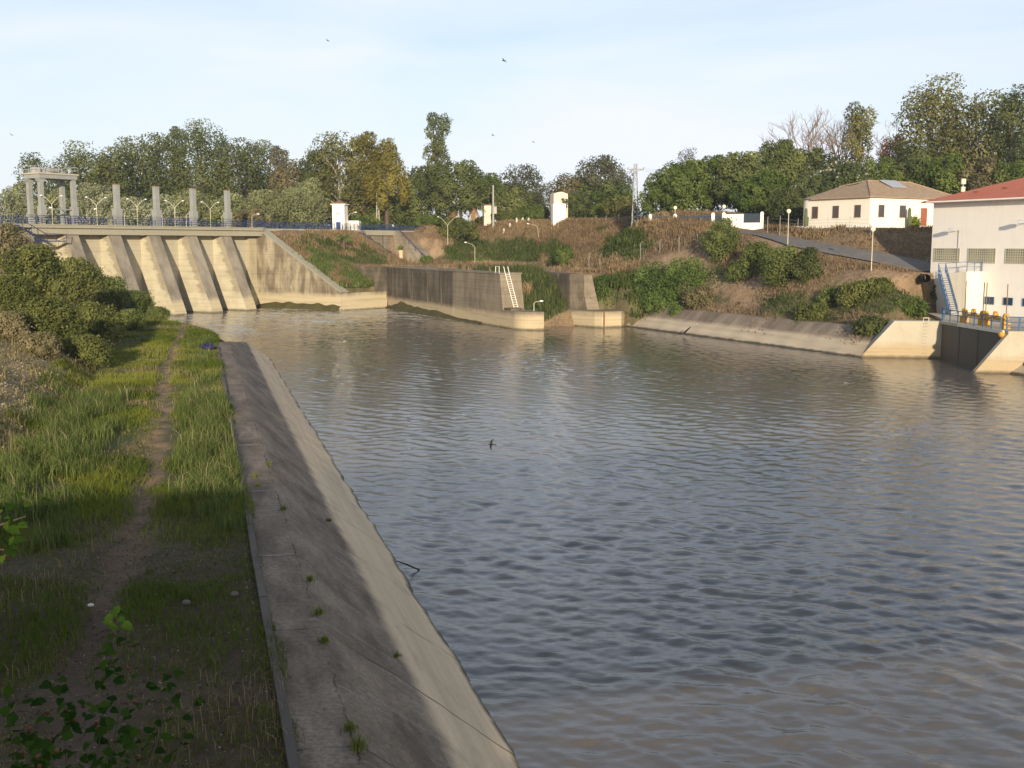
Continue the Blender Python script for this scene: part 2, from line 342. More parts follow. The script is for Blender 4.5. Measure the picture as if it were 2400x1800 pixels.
# ------------------------------------------------------------------ sloped concrete lining of the left bank
m, t = mat('lining_concrete'); p = pos(t); s_ = dot(t, p, tuple(CE)); t_ = dot(t, p, tuple(CA)); z_ = sep(t, p)[2]
cv = N(t, 'CombineXYZ'); L(t, s_, cv.inputs[0]); L(t, t_, cv.inputs[1]); cv = cv.outputs[0]
diag = noise(t, cv, 1.0, 6, .65, (.9, .28, 1), (0, 0, .62)); big = noise(t, cv, .22, 4); fine = noise(t, p, 9, 6, .75)
dark = mix(t, ramp(t, diag, .38, .62), (.34, .265, .19), (.14, .103, .072)); dark = mix(t, mth(t, 'MULTIPLY', ramp(t, big, .4, .65), .5), dark, (.19, .14, .09))
dark = mix(t, ramp(t, noise(t, cv, 1.0, 5, .6, (.35, 2.6, 1)), .56, .72), dark, (.33, .275, .22)); dark = mix(t, ramp(t, fine, .42, .8), dark, (.06, .048, .038))
clean = mix(t, ramp(t, noise(t, cv, 1.0, 5, .6, (2.2, .05, 1)), .35, .7), (.73, .55, .355), (.55, .42, .27)); clean = mix(t, mth(t, 'MULTIPLY', ramp(t, fine, .5, .8), .3), clean, (.2, .17, .12))
clean = mix(t, mth(t, 'MULTIPLY', ramp(t, diag, .55, .72), .45), clean, (.22, .18, .13))
zz = mth(t, 'ADD', z_, mth(t, 'MULTIPLY', mth(t, 'SUBTRACT', noise(t, cv, 1, 5, .65, (.4, .5, 1)), .5), .55))
col = mix(t, ramp(t, zz, 1.75 / 4, 2.05 / 4), clean, dark)
cr_ = N(t, 'MapRange'); L(t, zz, cr_.inputs[0]); cr_.inputs[1].default_value = 1.82; cr_.inputs[2].default_value = 2.12
col = mix(t, cr_.outputs[0], clean, dark)
jt = mth(t, 'FRACT', mth(t, 'DIVIDE', mth(t, 'ADD', t_, mth(t, 'MULTIPLY', noise(t, cv, .5, 3), .7)), 6.4))
jn = mth(t, 'LESS_THAN', jt, .010); col = mix(t, mth(t, 'MULTIPLY', jn, ramp(t, noise(t, cv, .8, 2), .34, .5)), col, (.05, .04, .028))
ck = mth(t, 'LESS_THAN', mth(t, 'ABSOLUTE', mth(t, 'SUBTRACT', mth(t, 'ADD', s_, mth(t, 'MULTIPLY', noise(t, cv, .9, 6, .7), .4)), 2.64)), .022)
col = mix(t, mth(t, 'MULTIPLY', ck, mth(t, 'MULTIPLY', ramp(t, noise(t, cv, .6, 3), .4, .55), .85)), col, (.03, .026, .018))
wl = N(t, 'MapRange'); L(t, mth(t, 'ADD', z_, mth(t, 'MULTIPLY', noise(t, cv, 1.6, 3), .22)), wl.inputs[0]); wl.inputs[1].default_value = .3; wl.inputs[2].default_value = .14
col = mix(t, wl.outputs[0], col, (.10, .095, .06))
bsdf(t, col, .92, mth(t, 'ADD', fine, mth(t, 'MULTIPLY', diag, .6)), .5, .03); M['lining'] = m
PROF = [(1.36, 3.9), (2.42, 3.86), (2.6, 3.78), (3.6, 2.98), (4.6, 2.18), (5.6, 1.39), (6.6, .6), (7.35, 0), (9.0, -1.3)]
ts = np.r_[np.arange(-40, 127, .5)]
lim = lambda s: np.interp(s, [1.3, 2.6, 4.7, 7.35, 9], [104, 106, 124, 126.6, 127])
V = []; n = len(PROF)
for a in ts:
    for s, z in PROF:
        q = min(a, lim(s)); s2 = s + ((vnoise(np.array([q * .9]), np.array([7.]), 3)[0] - .5) * .16 if z < 1 else 0); V.append(can(s2, q, z + (.02 * math.sin(q * .9 + s * 2) if z < 3.5 else 0)))
b = len(V); V = np.array(V); i = np.arange((len(ts) - 1) * (n - 1)); r, c = i // (n - 1), i % (n - 1); a = r * n + c
Fq = np.stack([a, a + 1, a + n + 1, a + n], -1)
setp(link_mesh('canal_bank', fast_mesh('canal_bank', V, Fq), M['lining']), kind='structure')
mb = MB()
for q in np.arange(-30, 100, 2.5):
    j = random.uniform(-.015, .015); j2 = random.uniform(-.02, .02)
    mb.fbox(lambda a, b_, z: can(a, b_, z), 1.17 + j, 1.35 + j, q + .012, q + 2.488, 3.6, 4.04 + j2)
setp(mb.build('kerb', concrete('kerb_concrete', (.15, .125, .10), (.075, .06, .047), (.2, .2, .2), None, .7, (.4, .62), lines=False)), kind='structure')

# ------------------------------------------------------------------ ground of the far side: hills, yard, road, forest floor
CP = []
def cpx(px, py, Y): q = aty(px, py, Y); CP.append((q[0], q[1], q[2]))
for a in ((1500, 735, 171), (1700, 650, 165), (1600, 600, 178), (1400, 635, 190), (1500, 612, 185), (1592, 600, 180), (1640, 590, 178), (1500, 680, 174), (1650, 680, 166), (1800, 700, 153), (1950, 715, 142), (2090, 728, 132),
          (1850, 640, 153), (2040, 632, 143), (1845, 576, 160), (2150, 644, 140), (1760, 535, 179), (1760, 545, 177), (1881, 560, 166), (2020, 585, 157), (2174, 609, 150), (1780, 551, 171), (1847, 577, 160), (1933, 592, 154.5), (2038, 614, 150), (2121, 633, 146),
          (1867, 532, 178), (2037, 531, 163), (2178, 531, 174), (1700, 539, 185), (1790, 540, 185), (1740, 540, 181), (1760, 536, 190), (1000, 535, 278), (1200, 530, 272), (1400, 520, 258), (1550, 524, 197), (1500, 526, 203), (1600, 527, 193), (1640, 530, 184), (1000, 612, 283), (1150, 615, 268), (1300, 621, 240), (1400, 632, 200), (1100, 572, 275), (1300, 572, 255), (1500, 565, 192), (1600, 555, 184), (1440, 690, 172), (2000, 558, 160), (1900, 545, 170), (2120, 572, 158)):
    cpx(*a)
CP += [(-15, 235, 8.3), (0, 230, 8.3), (10, 213, 8.3), (-10, 256, 8.3), (4, 250, 8.3), (14, 236, 8.3), (-20, 228, 8.3), (7, 192, 8.4), (0, 203, 8.3), (-25, 240, 8.3), (11, 200, 8.3), (16.5, 188, 8.2),
       (22.8, 170.6, 2.9), (33.6, 147.5, 2.9), (44, 125.5, 2.9), (19.3, 169, -.6), (30, 147, -.6), (40.5, 124, -.6), (15, 172, 1.8), (13, 178, 4.5), (48, 118, -.6), (50, 129, 4.2), (54, 127, 4.2), (55, 110, 3.0), (62, 138, 8.6), (75, 118, 8), (66, 152, 11.5), (80, 155, 13.5), (92, 166, 15.5), (60, 170, 15.8), (80, 190, 16.2), (60, 215, 16.8), (30, 240, 17.6), (110, 230, 17), (60, 280, 17.5), (0, 300, 17.3), (-30, 310, 16.5), (30, 330, 17.6), (120, 320, 18), (0, 380, 17.5), (200, 380, 18), (-60, 380, 16), (200, 200, 17), (150, 130, 12), (-20, 290, 16.3)]
CP = np.array(CP)
def _tk(r2): return r2 * np.log(r2 + 1e-6)
def _fit(cp, lam=2.0):
    n = len(cp); X = cp[:, :2] / 50.; K = _tk(((X[:, None] - X[None]) ** 2).sum(-1)) + lam * 1e-3 * np.eye(n); P = np.c_[np.ones(n), X]
    A = np.block([[K, P], [P.T, np.zeros((3, 3))]]); return np.linalg.solve(A, np.r_[cp[:, 2], 0, 0, 0])
TW = _fit(CP)
def tps(x, y):
    s = np.shape(x); q = np.stack([np.ravel(x), np.ravel(y)], -1) / 50.; X = CP[:, :2] / 50.; r = np.empty(len(q))
    for i in range(0, len(q), 20000):
        k = q[i:i + 20000]; r[i:i + 20000] = _tk(((k[:, None] - X[None]) ** 2).sum(-1)) @ TW[:-3] + TW[-3] + k @ TW[-2:]
    return r.reshape(s)
FLANK_T0, FLANK_T1 = 41.5, 52.8
HSC = 1.1; HC = HSC * np.array([49.05, 150.0, 0]); HL = np.array([-.52, .854, 0.]); HR = np.array([.854, .52, 0.]); HB, HT = 15.35, 19.45; HBW = 13 + HSC * (HB - 13)
BO = np.array([54.8, 142.3, 0.]); BA = np.array([.41, -.912, 0.]); BN = np.array([.912, .41, 0.])
T1_, J1 = np.array([40.4, 124.3, 0]), np.array([49.1, 123.2, 0]); J2 = np.array([49.75, 110.2, 0]); T2_ = np.array([47.6, 112.3, 0])
RU = [(1700, 541, 183), (1760, 546, 177), (1881, 560, 166), (2020, 585, 157), (2174, 609, 150), (2265, 620, 149.5)]; RL = [(1700, 546, 178), (1770, 555, 171), (1847, 577, 160), (1933, 592, 154.5), (2038, 614, 150), (2150, 640, 144.8), (2235, 650, 146)]
def resamp(P, n):
    P = np.array([aty(*a)[:2] for a in P]); d = np.r_[0, np.cumsum(np.linalg.norm(np.diff(P, axis=0), axis=1))]; q = np.linspace(0, d[-1], n)
    return np.stack([np.interp(q, d, P[:, 0]), np.interp(q, d, P[:, 1])], -1)
RA, RB = resamp(RU, 70), resamp(RL, 70); RC = (RA + RB) / 2; RHW = np.linalg.norm(RA - RB, axis=1) / 2
def road_z(y): return np.interp(y, [136, 144.5, 150, 155, 160, 165, 171, 176, 184, 195], [8.0, 9.25, 10.65, 11.85, 12.75, 13.6, 14.4, 14.8, 15.3, 15.6])
def terrain(x, y):
    x = np.asarray(x, float); y = np.asarray(y, float); z = tps(x, y); u, tt = dco(x, y); k, q = lco(x, y)
    wild = (fbm(x * .22, y * .22, 31) - .48) * 1.5 + (fbm(x * .9, y * .9, 37, 3) - .45) * .55
    yard = (z < 8.9) & (y > 185) & (x < 16)
    z = np.where(yard, np.clip(z, 8.2, 8.4) + wild * .05, z + wild * np.clip((y - 120) / 20, .3, 1) * np.where((x > 31) & (y < 198), .3, 1))
    z = np.where(z > 0, np.minimum(z, 18.6 + wild * .3), z)
    far = smooth(-2, -12, u) * smooth(75, 55, tt); z = z * (1 - far) + far * (13.6 + wild * .3)                      # reservoir side of the crest
    emb = np.minimum(DECK - .25, DECK - .25 - (u - .8) * .53 + (fbm(x * .35, y * .35, 41) - .5) * .9)
    e1 = (tt > 9.6) & (tt <= 20.3) & (u > -9) & (u < 45); z = np.where(e1, np.where(u > 22.6, -2, np.maximum(emb, 3.1)), z)
    e2 = (tt > 20.3) & (tt < FLANK_T0) & (u > -9) & (u < 30) & ((q > 0.4) | (u < 14)); z = np.where(e2, np.maximum(np.minimum(emb, DECK), 8.3), z)
    e3 = (tt >= FLANK_T0) & (tt < FLANK_T1) & (u > -9) & (u < 16); z = np.where(e3, np.where(u > .2, 8.3, DECK - .25), z)
    ap = np.minimum(DECK - .3, DECK - .3 - (u - 1.8) * 1.25); e4 = (tt >= FLANK_T1) & (tt < FLANK_T1 + 9) & (u > -9) & (u < 22)
    wgt = smooth(FLANK_T1 + 9, FLANK_T1 + 4, tt); z = np.where(e4, wgt * np.maximum(ap, 8.25) + (1 - wgt) * z, z)
    cham = (q > 2.6) & (q < 11.8) & (k > -34) & (k < 14); z = np.where(cham, np.interp(k + (fbm(x * .4, y * .4, 5) - .5) * 2.4 - np.clip(q - 4, 0, 7.5) * .55, [-38, -12, -8, -3.5, -.5, 3], [8.1, 8.0, 7.0, 3.6, 1.2, -.7]), z)
    z = np.where((q <= .5) & ((tt > 20.3) | (k > -50)) & (u > 23) | ((q <= 1.5) & (k > 8)) | ((k > 2.0) & (q < 2.6) & (k < 14)), -2, z)
    z = np.where((k > 3) & (q > 11) & (q < 19) & (k < 12), -2, z)
    z = np.where((tt <= 9.6) & (u > -9) & (q < 3), -2, z)
    z = np.where((k > 2) & (q < 12.6) & (q > -20) & (y < 172), -2, z)
    rx, ry = x - HC[0], y - HC[1]; hl = (rx * HR[1] - ry * HR[0]) / (HL[0] * HR[1] - HL[1] * HR[0]); hr = (rx * HL[1] - ry * HL[0]) / (HR[0] * HL[1] - HR[1] * HL[0])
    wp = smooth(-3.4, -1.4, hl) * smooth(-3.4, -1.4, hr) * smooth(22, 18, hl) * smooth(29, 24, hr); z = z * (1 - wp) + wp * (HBW - .12)
    nr = (x > 25) & (y > 115) & (y < 200)
    if np.any(nr):
        xx, yy = np.atleast_1d(x)[np.atleast_1d(nr)], np.atleast_1d(y)[np.atleast_1d(nr)]; dd = (xx[:, None] - RC[None, :, 0]) ** 2 + (yy[:, None] - RC[None, :, 1]) ** 2; i = dd.argmin(1); dr = np.sqrt(dd[np.arange(len(i)), i]) - RHW[i]
        w_ = smooth(2.4, .2, dr); zz = np.atleast_1d(z).astype(float).copy(); m_ = np.atleast_1d(nr); zz[m_] = zz[m_] * (1 - w_) + w_ * (road_z(yy) - .16); z = zz.reshape(np.shape(x))
    br, ba = (x - BO[0]) * BN[0] + (y - BO[1]) * BN[1], (x - BO[0]) * BA[0] + (y - BO[1]) * BA[1]
    z = np.where((ba > 1.0) & (br > -7.5) & (br < 30) & (ba < 60) | (ba > 6) & (br > -16), np.minimum(z, 3.85), z)
    z = np.where((x > 48.2) & (y < 123.6) & (x < 75), np.minimum(z, 3.85), z)
    z = np.where((y < 124.2 + (49.1 - x) * .126) & (x < 51.4) & (x > 30), -2.0, z)
    return z
M['noop'] = None
m, t = mat('hill_ground'); p = pos(t); at = N(t, 'Attribute', attribute_name='green').outputs['Fac']; sd = N(t, 'Attribute', attribute_name='sand').outputs['Fac']
g = mix(t, ramp(t, noise(t, p, .45, 6, .65), .35, .65), (.205, .142, .08), (.125, .084, .05)); g = mix(t, ramp(t, noise(t, p, 2.6, 5, .7), .45, .75), g, (.28, .205, .12))
gr = mix(t, ramp(t, noise(t, p, .9, 5, .7), .35, .65), (.075, .088, .03), (.12, .11, .045)); g = mix(t, at, g, gr); g = mix(t, sd, g, mix(t, ramp(t, noise(t, p, 1.4, 6, .7), .35, .7), (.36, .25, .155), (.21, .14, .085)))
bsdf(t, g, .95, noise(t, p, 2.2, 6, .75), 1.0, .12); M['hill'] = m
xs = np.r_[np.arange(-170, -60, 4.), np.arange(-60, 75, .9), np.arange(75, 230, 4)]; ys = np.r_[np.arange(104, 300, .9), np.arange(300, 430, 4)]
V, Fq = grid_mesh(xs, ys, terrain)
GREEN = [[(980, 590), (1100, 560), (1300, 565), (1330, 600), (1200, 612), (1000, 612)], [(1400, 560), (1470, 520), (1520, 545), (1500, 600), (1410, 600)], [(1370, 660), (1680, 620), (1720, 700), (1500, 740), (1380, 720)], [(1930, 660), (2110, 655), (2160, 730), (1960, 730)], [(1780, 690), (1900, 690), (1960, 745), (1800, 740)], [(640, 560), (760, 590), (900, 690), (760, 700), (690, 610)]]
SAND = [[(1470, 640), (1520, 605), (1620, 585), (1680, 600), (1660, 640), (1540, 660)], [(1770, 545), (1860, 560), (1850, 600), (1740, 590)], [(1960, 620), (2060, 620), (2170, 640), (2120, 680), (1960, 680)], [(1030, 620), (1300, 622), (1320, 640), (900, 630)], [(980, 540), (1010, 530), (1040, 600), (990, 612)], [(1480, 660), (1700, 640), (1800, 660), (1780, 720), (1680, 700)]]
px, py = proj(V); jx = px + (fbm(V[:, 0] * .3, V[:, 1] * .3, 51) - .5) * 90; jy = py + (fbm(V[:, 0] * .3, V[:, 1] * .3, 57) - .5) * 40
gat = np.zeros(len(V)); sat = np.zeros(len(V))
for q in GREEN: gat = np.maximum(gat, inpoly(jx, jy, q) * .85)
for q in SAND: sat = np.maximum(sat, inpoly(jx, jy, q) * .8)
setp(link_mesh('hill_ground', fast_mesh('hill_ground', V, Fq, {'green': gat, 'sand': sat}, smooth=True), M['hill']), kind='structure')
mb = MB(); mb.hexa([(-5000, 425, 10), (5000, 425, 10), (5000, 9000, 10), (-5000, 9000, 10), (-5000, 425, 14), (5000, 425, 14), (5000, 9000, 14), (-5000, 9000, 14)])
setp(mb.build('far_ground', M['hill']), kind='structure')

# road up the slope
A, B = RA, RB; W_ = np.linspace(0, 1, 12); G = A[:, None] * (1 - W_)[None, :, None] + B[:, None] * W_[None, :, None]
Z = road_z(G[..., 1]) * .95 + road_z(RC[:, 1])[:, None] * .05 + .03
V = np.concatenate([G, Z[..., None]], -1).reshape(-1, 3); i = np.arange(69 * 11); r, c = i // 11, i % 11; a = r * 12 + c
m, t = mat('asphalt'); p = pos(t); bsdf(t, mix(t, ramp(t, noise(t, p, .8, 6, .7), .35, .7), (.17, .155, .14), (.115, .105, .10)), .9, noise(t, p, 12, 4), .3, .02); M['asphalt'] = m
setp(link_mesh('road', fast_mesh('road', V, np.stack([a, a + 1, a + 13, a + 12], -1), smooth=True), m), kind='structure')
ROADPTS = (G, Z)

# lining of the right bank
m, t = mat('right_lining_concrete'); M['rlining'] = m; p = pos(t); z_ = sep(t, p)[2]; k_ = dot(t, p, tuple(LA)); q_ = dot(t, p, tuple(LN)); cv = N(t, 'CombineXYZ'); L(t, k_, cv.inputs[0]); L(t, q_, cv.inputs[1]); cv = cv.outputs[0]
dk = mix(t, ramp(t, noise(t, cv, 1, 6, .65, (.5, .18, 1), (0, 0, .3)), .38, .66), (.30, .24, .18), (.15, .115, .08)); cl = mix(t, ramp(t, noise(t, cv, 1, 5, .6, (.06, 1.6, 1)), .4, .7), (.56, .465, .335), (.42, .34, .24))
zr = N(t, 'MapRange'); L(t, mth(t, 'ADD', z_, mth(t, 'MULTIPLY', noise(t, cv, .5, 5), .5)), zr.inputs[0]); zr.inputs[1].default_value = 1.75; zr.inputs[2].default_value = 2.2
c = mix(t, zr.outputs[0], cl, dk); wr = N(t, 'MapRange'); L(t, mth(t, 'ADD', z_, mth(t, 'MULTIPLY', noise(t, cv, 1, 3), .3)), wr.inputs[0]); wr.inputs[1].default_value = .45; wr.inputs[2].default_value = .25; c = mix(t, wr.outputs[0], c, (.07, .06, .04))
bsdf(t, mix(t, .3, c, mix(t, noise(t, p, 6, 5, .7), c, (.02, .016, .01))), .9, noise(t, p, 5, 5), .4, .03)
P0, P1 = np.array([18.6, 170.6, 0]), np.array([41.2, 122.4, 0]); ax = (P1 - P0) / np.linalg.norm(P1 - P0); nx = np.array([-ax[1], ax[0], 0]); ln = np.linalg.norm(P1 - P0)
V = []; pr = [(-1.2, -.95), (0, 0), (1.3, 1.04), (2.6, 2.08), (3.7, 2.95), (4.3, 3.1)]; qs = np.arange(-3, ln - 1.6, .8)
for a in qs:
    for o, z in pr: V.append(P0 + ax * a + nx * (o + .06 * math.sin(a * 1.3)) + np.array([0, 0, z + .1 + .03 * math.sin(a * .7 + o)]))
n = len(pr); i = np.arange((len(qs) - 1) * (n - 1)); r, c = i // (n - 1), i % (n - 1); a = r * n + c
setp(link_mesh('right_canal_bank', fast_mesh('right_canal_bank', np.array(V), np.stack([a, a + 1, a + n + 1, a + n], -1)), m), kind='structure')

V = []; q0, q1 = np.array([49.5, 112.6, 0]), np.array([55, 90., 0]); ax2 = (q1 - q0) / np.linalg.norm(q1 - q0); nx2 = np.array([-ax2[1], ax2[0], 0]); qs = np.arange(0, 24, .8)
for a_ in qs:
    for o_, z_0 in pr: V.append(q0 + ax2 * a_ + nx2 * (o_ + .04 * math.sin(a_ * 1.3)) + np.array([0, 0, z_0 + .1]))
i = np.arange((len(qs) - 1) * (n - 1)); r, c = i // (n - 1), i % (n - 1); a = r * n + c
setp(link_mesh('right_canal_bank', fast_mesh('right_canal_bank', np.array(V), np.stack([a, a + 1, a + n + 1, a + n], -1)), M['rlining']), kind='structure')

# ------------------------------------------------------------------ water
def waves(x, y):
    r = np.random.default_rng(11); h = np.zeros_like(x); wob = (fbm(x * .05, y * .05, 61) - .5) * 9
    for i in range(72):
        lam = math.exp(r.uniform(math.log(.38), math.log(2.0))); th = r.normal(-.3, .6) + math.pi / 2; kx, ky = math.cos(th), math.sin(th)
        h += lam ** .85 * .0034 * np.sin(2 * math.pi / lam * (x * kx + y * ky + wob * .35 * r.uniform(.4, 1)) + r.uniform(0, 6.28))
    a = .35 + 1.3 * fbm(x * .04, y * .055, 63); far = smooth(90, 190, y)
    chop = (fbm(x * .5, y * .9, 71) - .47) * .2 * far * smooth(40, 0, np.abs(x + 12)) * (fbm(x * .09, y * .09, 73) * 2)
    bank = smooth(6.5, 16, 8.0 + (x * CE[0] * -1 + y * 0) * 0 + ((x * CE[0] + y * CE[1]) - 7.35))
    return h * a * (.75 + .25 * bank) + chop
wy = 12 * np.exp(np.arange(0, 680) * .00441); wu = np.linspace(-1, 1, 720)
V, Fq = grid_mesh(wu, wy, lambda X, Y: np.zeros_like(X), lambda X, Y: (X * (Y * .52 + 9), Y)); V[:, 2] = waves(V[:, 0], V[:, 1])
fx, fy = V[:, 0], V[:, 1]; fu, ft = dco(fx, fy); fk, fq = lco(fx, fy)
turb = np.exp(-((fu - 30) / 22) ** 2) * smooth(-75, -20, ft) * smooth(60, 20, ft)
foam = fbm(fx * .35 + fbm(fx * .2, fy * .2, 5) * 4, fy * .8, 81, 4) ; foam = np.clip((foam - .47) * 6, 0, 1) * np.clip(turb * 1.6, 0, .8)
edge = np.exp(-np.abs(fq + .6) / .7) * ((fk > -60) & (fk < -5)) * smooth(-5, -30, fk) + np.exp(-np.abs(ft - 8.0) / .8) * ((fu > 6) & (fu < 26)) + np.exp(-np.abs(fu - 25) / .7) * ((ft > 7) & (ft < 20))
foam = np.maximum(foam, np.clip(edge * fbm(fx * .8, fy * .8, 83) * 2.2, 0, 1))
me = fast_mesh('water', V, Fq, {'foam': foam}, smooth=True)
m, t = mat('muddy_water'); p = pos(t); fo = N(t, 'Attribute', attribute_name='foam').outputs['Fac']
mud = mix(t, ramp(t, noise(t, p, .12, 4, .6, (1, 2.2, 1)), .35, .68), (.10, .092, .082), (.13, .112, .09))
silt = mth(t, 'MULTIPLY', ramp(t, noise(t, p, .5, 4, .6, (.5, 1.6, 1)), .56, .7), .5); mud = mix(t, silt, mud, (.16, .115, .07))
b = bsdf(t, mix(t, fo, mud, (.72, .68, .6)), .04, mth(t, 'ADD', noise(t, p, 1.0, 5, .6, (1.5, 3.2, 1), (0, 0, -.2)), mth(t, 'MULTIPLY', noise(t, p, 1.0, 3, .6, (5, 9.5, 1), (0, 0, -.35)), .3)), .2, .09, spec=.75)
b.inputs['IOR'].default_value = 1.33; L(t, mth(t, 'ADD', mth(t, 'MULTIPLY', fo, .5), .04), b.inputs['Roughness'])
setp(link_mesh('water', me, m), kind='structure')

# ------------------------------------------------------------------ bridge the photograph is taken from (its shade lies over the near bank)
bf = lambda a, b, z: can(b, a, z)
br = empty('footbridge', can(0, -7, 11.4), 'concrete canal footbridge the picture is taken from, behind the near bank', 'bridge')
MB().fbox(bf, -11, -4.0, -40, 75, 10.6, 11.4).build('deck', M['deck'], br)
mb = MB()
for a in (-10.6, -7.5, -4.5): mb.fbox(bf, a, a + .5, -40, 75, 7.3, 10.6)
mb.build('girder', M['deck'], br)
for a in (-11, -4.25): MB().fbox(bf, a, a + .25, -40, 75, 11.4, 12.5).build('parapet', M['deck'], br)
for b_ in (-14, 31): MB().fbox(bf, -10.5, -4.3, b_, b_ + 1.6, -1, 7.3).build('pier', M['deck'], br)

# ------------------------------------------------------------------ weir dam
S_, PW, TOEU = 8.66, 2.6, 8.94
def pr_t(i): return -(4 - i) * S_                       # right side of pier i
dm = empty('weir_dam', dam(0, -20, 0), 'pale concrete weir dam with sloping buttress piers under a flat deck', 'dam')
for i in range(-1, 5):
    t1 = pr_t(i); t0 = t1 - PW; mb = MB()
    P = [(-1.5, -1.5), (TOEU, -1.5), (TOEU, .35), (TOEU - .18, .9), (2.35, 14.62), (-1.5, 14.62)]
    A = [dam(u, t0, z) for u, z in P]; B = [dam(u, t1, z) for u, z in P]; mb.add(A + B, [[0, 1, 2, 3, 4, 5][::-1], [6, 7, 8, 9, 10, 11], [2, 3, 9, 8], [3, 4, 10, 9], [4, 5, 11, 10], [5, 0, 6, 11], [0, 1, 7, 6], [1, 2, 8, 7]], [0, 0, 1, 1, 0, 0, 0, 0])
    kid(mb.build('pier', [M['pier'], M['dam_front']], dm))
for i in range(-1, 5):
    a = pr_t(i); b_ = pr_t(i + 1) - PW if i < 4 else 8.05
    mb = MB(); mb.fbox(dam, -1.0, 0, a + .003, b_ - .003, -1.5, 14.74)
    mb.fbox(dam, 0, .12, a + .5, (a + b_) / 2 + .2, 3.2, 13.2); mb.fbox(dam, 0, .22, a + .003, b_ - .003, 2.2, 2.5)
    kid(mb.build('gate_wall', M['gate'], dm))
MB().fbox(dam, -.5, 1.0, 6.1, 8.05, -1.5, 14.4).build('end_pilaster', M['dam'], dm)
mb = MB(); mb.fbox(dam, -7.5, 3.2, -47.5, 8.05, 15.72, DECK - .1); mb.build('deck_slab', M['deck'], dm)
mb = MB(); mb.fbox(dam, 2.3, 2.75, -43.5, 8.0, 14.62, 15.72); mb.fbox(dam, -1.4, 2.3, -43.5, 8.0, 14.75, 15.7)
for k in range(-1, 6): mb.fbox(dam, 2.75, 2.79, -41 + k * S_, -40.97 + k * S_, 14.64, 15.7)
mb.build('fascia_beam', M['deck'], dm)
MB().fbox(dam, 2.95, 3.3, -47.5, 8.05, DECK - .1, DECK + .07).build('deck_kerb', M['deck'], dm)
PT = lambda i: pr_t(i) - PW / 2 + 1.5
for i in (1, 2, 3, 4):
    c = PT(i); mb = MB(); mb.fbox(dam, .85, 2.0, c - .57, c + .57, DECK - .1, 18.1); mb.fbox(dam, .85 - .06, 2.06, c - .63, c + .63, 18.1, 19.35); mb.fbox(dam, 1.0, 1.86, c - .44, c + .44, 19.35, 23.55)
    mb.build('pillar', M['grey_pillar'], dm)
    pl = dm.children[-1] if dm.children else None
    MB().fbox(dam, .95, 1.91, c - .49, c + .49, 23.55, 23.72).build('pillar_cap', M['rust'], bpy.data.objects['pillar' if i == 1 else 'pillar.%03d' % (i - 1)])
# gantry at the left end
ga = empty('hoist_gantry', dam(0, PT(0), DECK), 'grey four legged hoist gantry with railed top at the end of the dam', 'gantry')
GS = 6.2
for tc_, nm in ((PT(0), 1), (PT(0) - GS, 0)):
    for uc, hb in ((1.3, 19.4), (-1.9, 18.2)):
        mb = MB(); mb.fbox(dam, uc - .36, uc + .36, tc_ - .36, tc_ + .36, DECK - .1, 24.0)
        mb.fbox(dam, uc - .52, uc + .52, tc_ - .52, tc_ + .52, 17.7, hb)
        mb.build('leg', M['grey_pillar'], ga)
        mb = MB(); mb.prism([dam(uc - .37, tc_ - .47, 23.4), dam(uc - .37, tc_ + .47, 23.4), dam(uc - .37, tc_ + .85, 24.0), dam(uc - .37, tc_ - .85, 24.0)], [dam(uc + .37, tc_ - .47, 23.4), dam(uc + .37, tc_ + .47, 23.4), dam(uc + .37, tc_ + .85, 24.0), dam(uc + .37, tc_ - .85, 24.0)])
        tc_ < PT(0) - 1 and mb.build('bracket', M['grey_pillar'], ga)
mb = MB(); mb.fbox(dam, -2.5, 1.9, PT(0) - GS - .5, PT(0) + .5, 24.0, 24.7); mb.build('beam', M['grey_pillar'], ga)
MB().fbox(dam, -2.7, 2.1, PT(0) - GS - .7, PT(0) + .7, 24.7, 24.95).build('platform', paint('gantry_platform', (.40, .36, .26), .8), ga)
def railing(name, pts, h, mats, label, group=None, levels=(.98, .66, .34), gap=1.9, rp=.045, rr=.032, cat='railing', panel=None, parent=None):
    pts = [np.asarray(p, float) for p in pts]
    e = parent or empty(name, pts[0], label, cat, group); mb = MB()
    up = np.array([0, 0, 1.])
    for q in levels: mb.tube([p + up * h * q for p in pts], rr, 6)
    mb.build('rail', mats, e)
    d = [np.linalg.norm(b - a) for a, b in zip(pts, pts[1:])]
    proto = None
    for a, b_, l in zip(pts, pts[1:], d):
        n = max(1, round(l / gap))
        for j in range(n + (1 if b_ is pts[-1] else 0)):
            q = a + (b_ - a) * j / n
            if proto is None:
                proto = MB().tube([q, q + up * h], rp, 6).build('post', mats, e); o0 = q
            else:
                o = proto.copy(); C.objects.link(o); o.parent = e; o.location = Vector(q - o0)
    if panel is not None: panel(e)
    return e
gr_ = lambda u, t: dam(u, t, 24.95)
railing('gantry_railing', [gr_(2.0, PT(0) + .6), gr_(2.0, PT(0) - GS - .6), gr_(-2.6, PT(0) - GS - .6), gr_(-2.6, PT(0) + .6), gr_(2.0, PT(0) + .6)], 1.15, M['steel'], None, parent=ga, levels=(.98, .5), rp=.04, rr=.032)
mb = MB(); mb.fbox(dam, -1, 0, PT(0) - 5.2, PT(0) - 4, 24.95, 25.6); mb.build('control_cabinet', M['steel'], ga); mb = MB(); mb.fbox(dam, -.6, .6, PT(0) - 6.6, PT(0) - 5.6, 24.95, 25.8); mb.build('winch', M['steel'], ga); MB().tube([dam(0, PT(0) - 3.9, 25.5), dam(0, PT(0) - 2.2, 25.5)], .28, 10).build('winch_drum', M['steel'], ga)
mb = MB(); mb.tube([dam(1.3, PT(0) - GS + .6, 18.9), dam(1.3, PT(0) - .6, 18.9)], .14, 6); mb.build('cross_bar', M['grey_pillar'], ga)

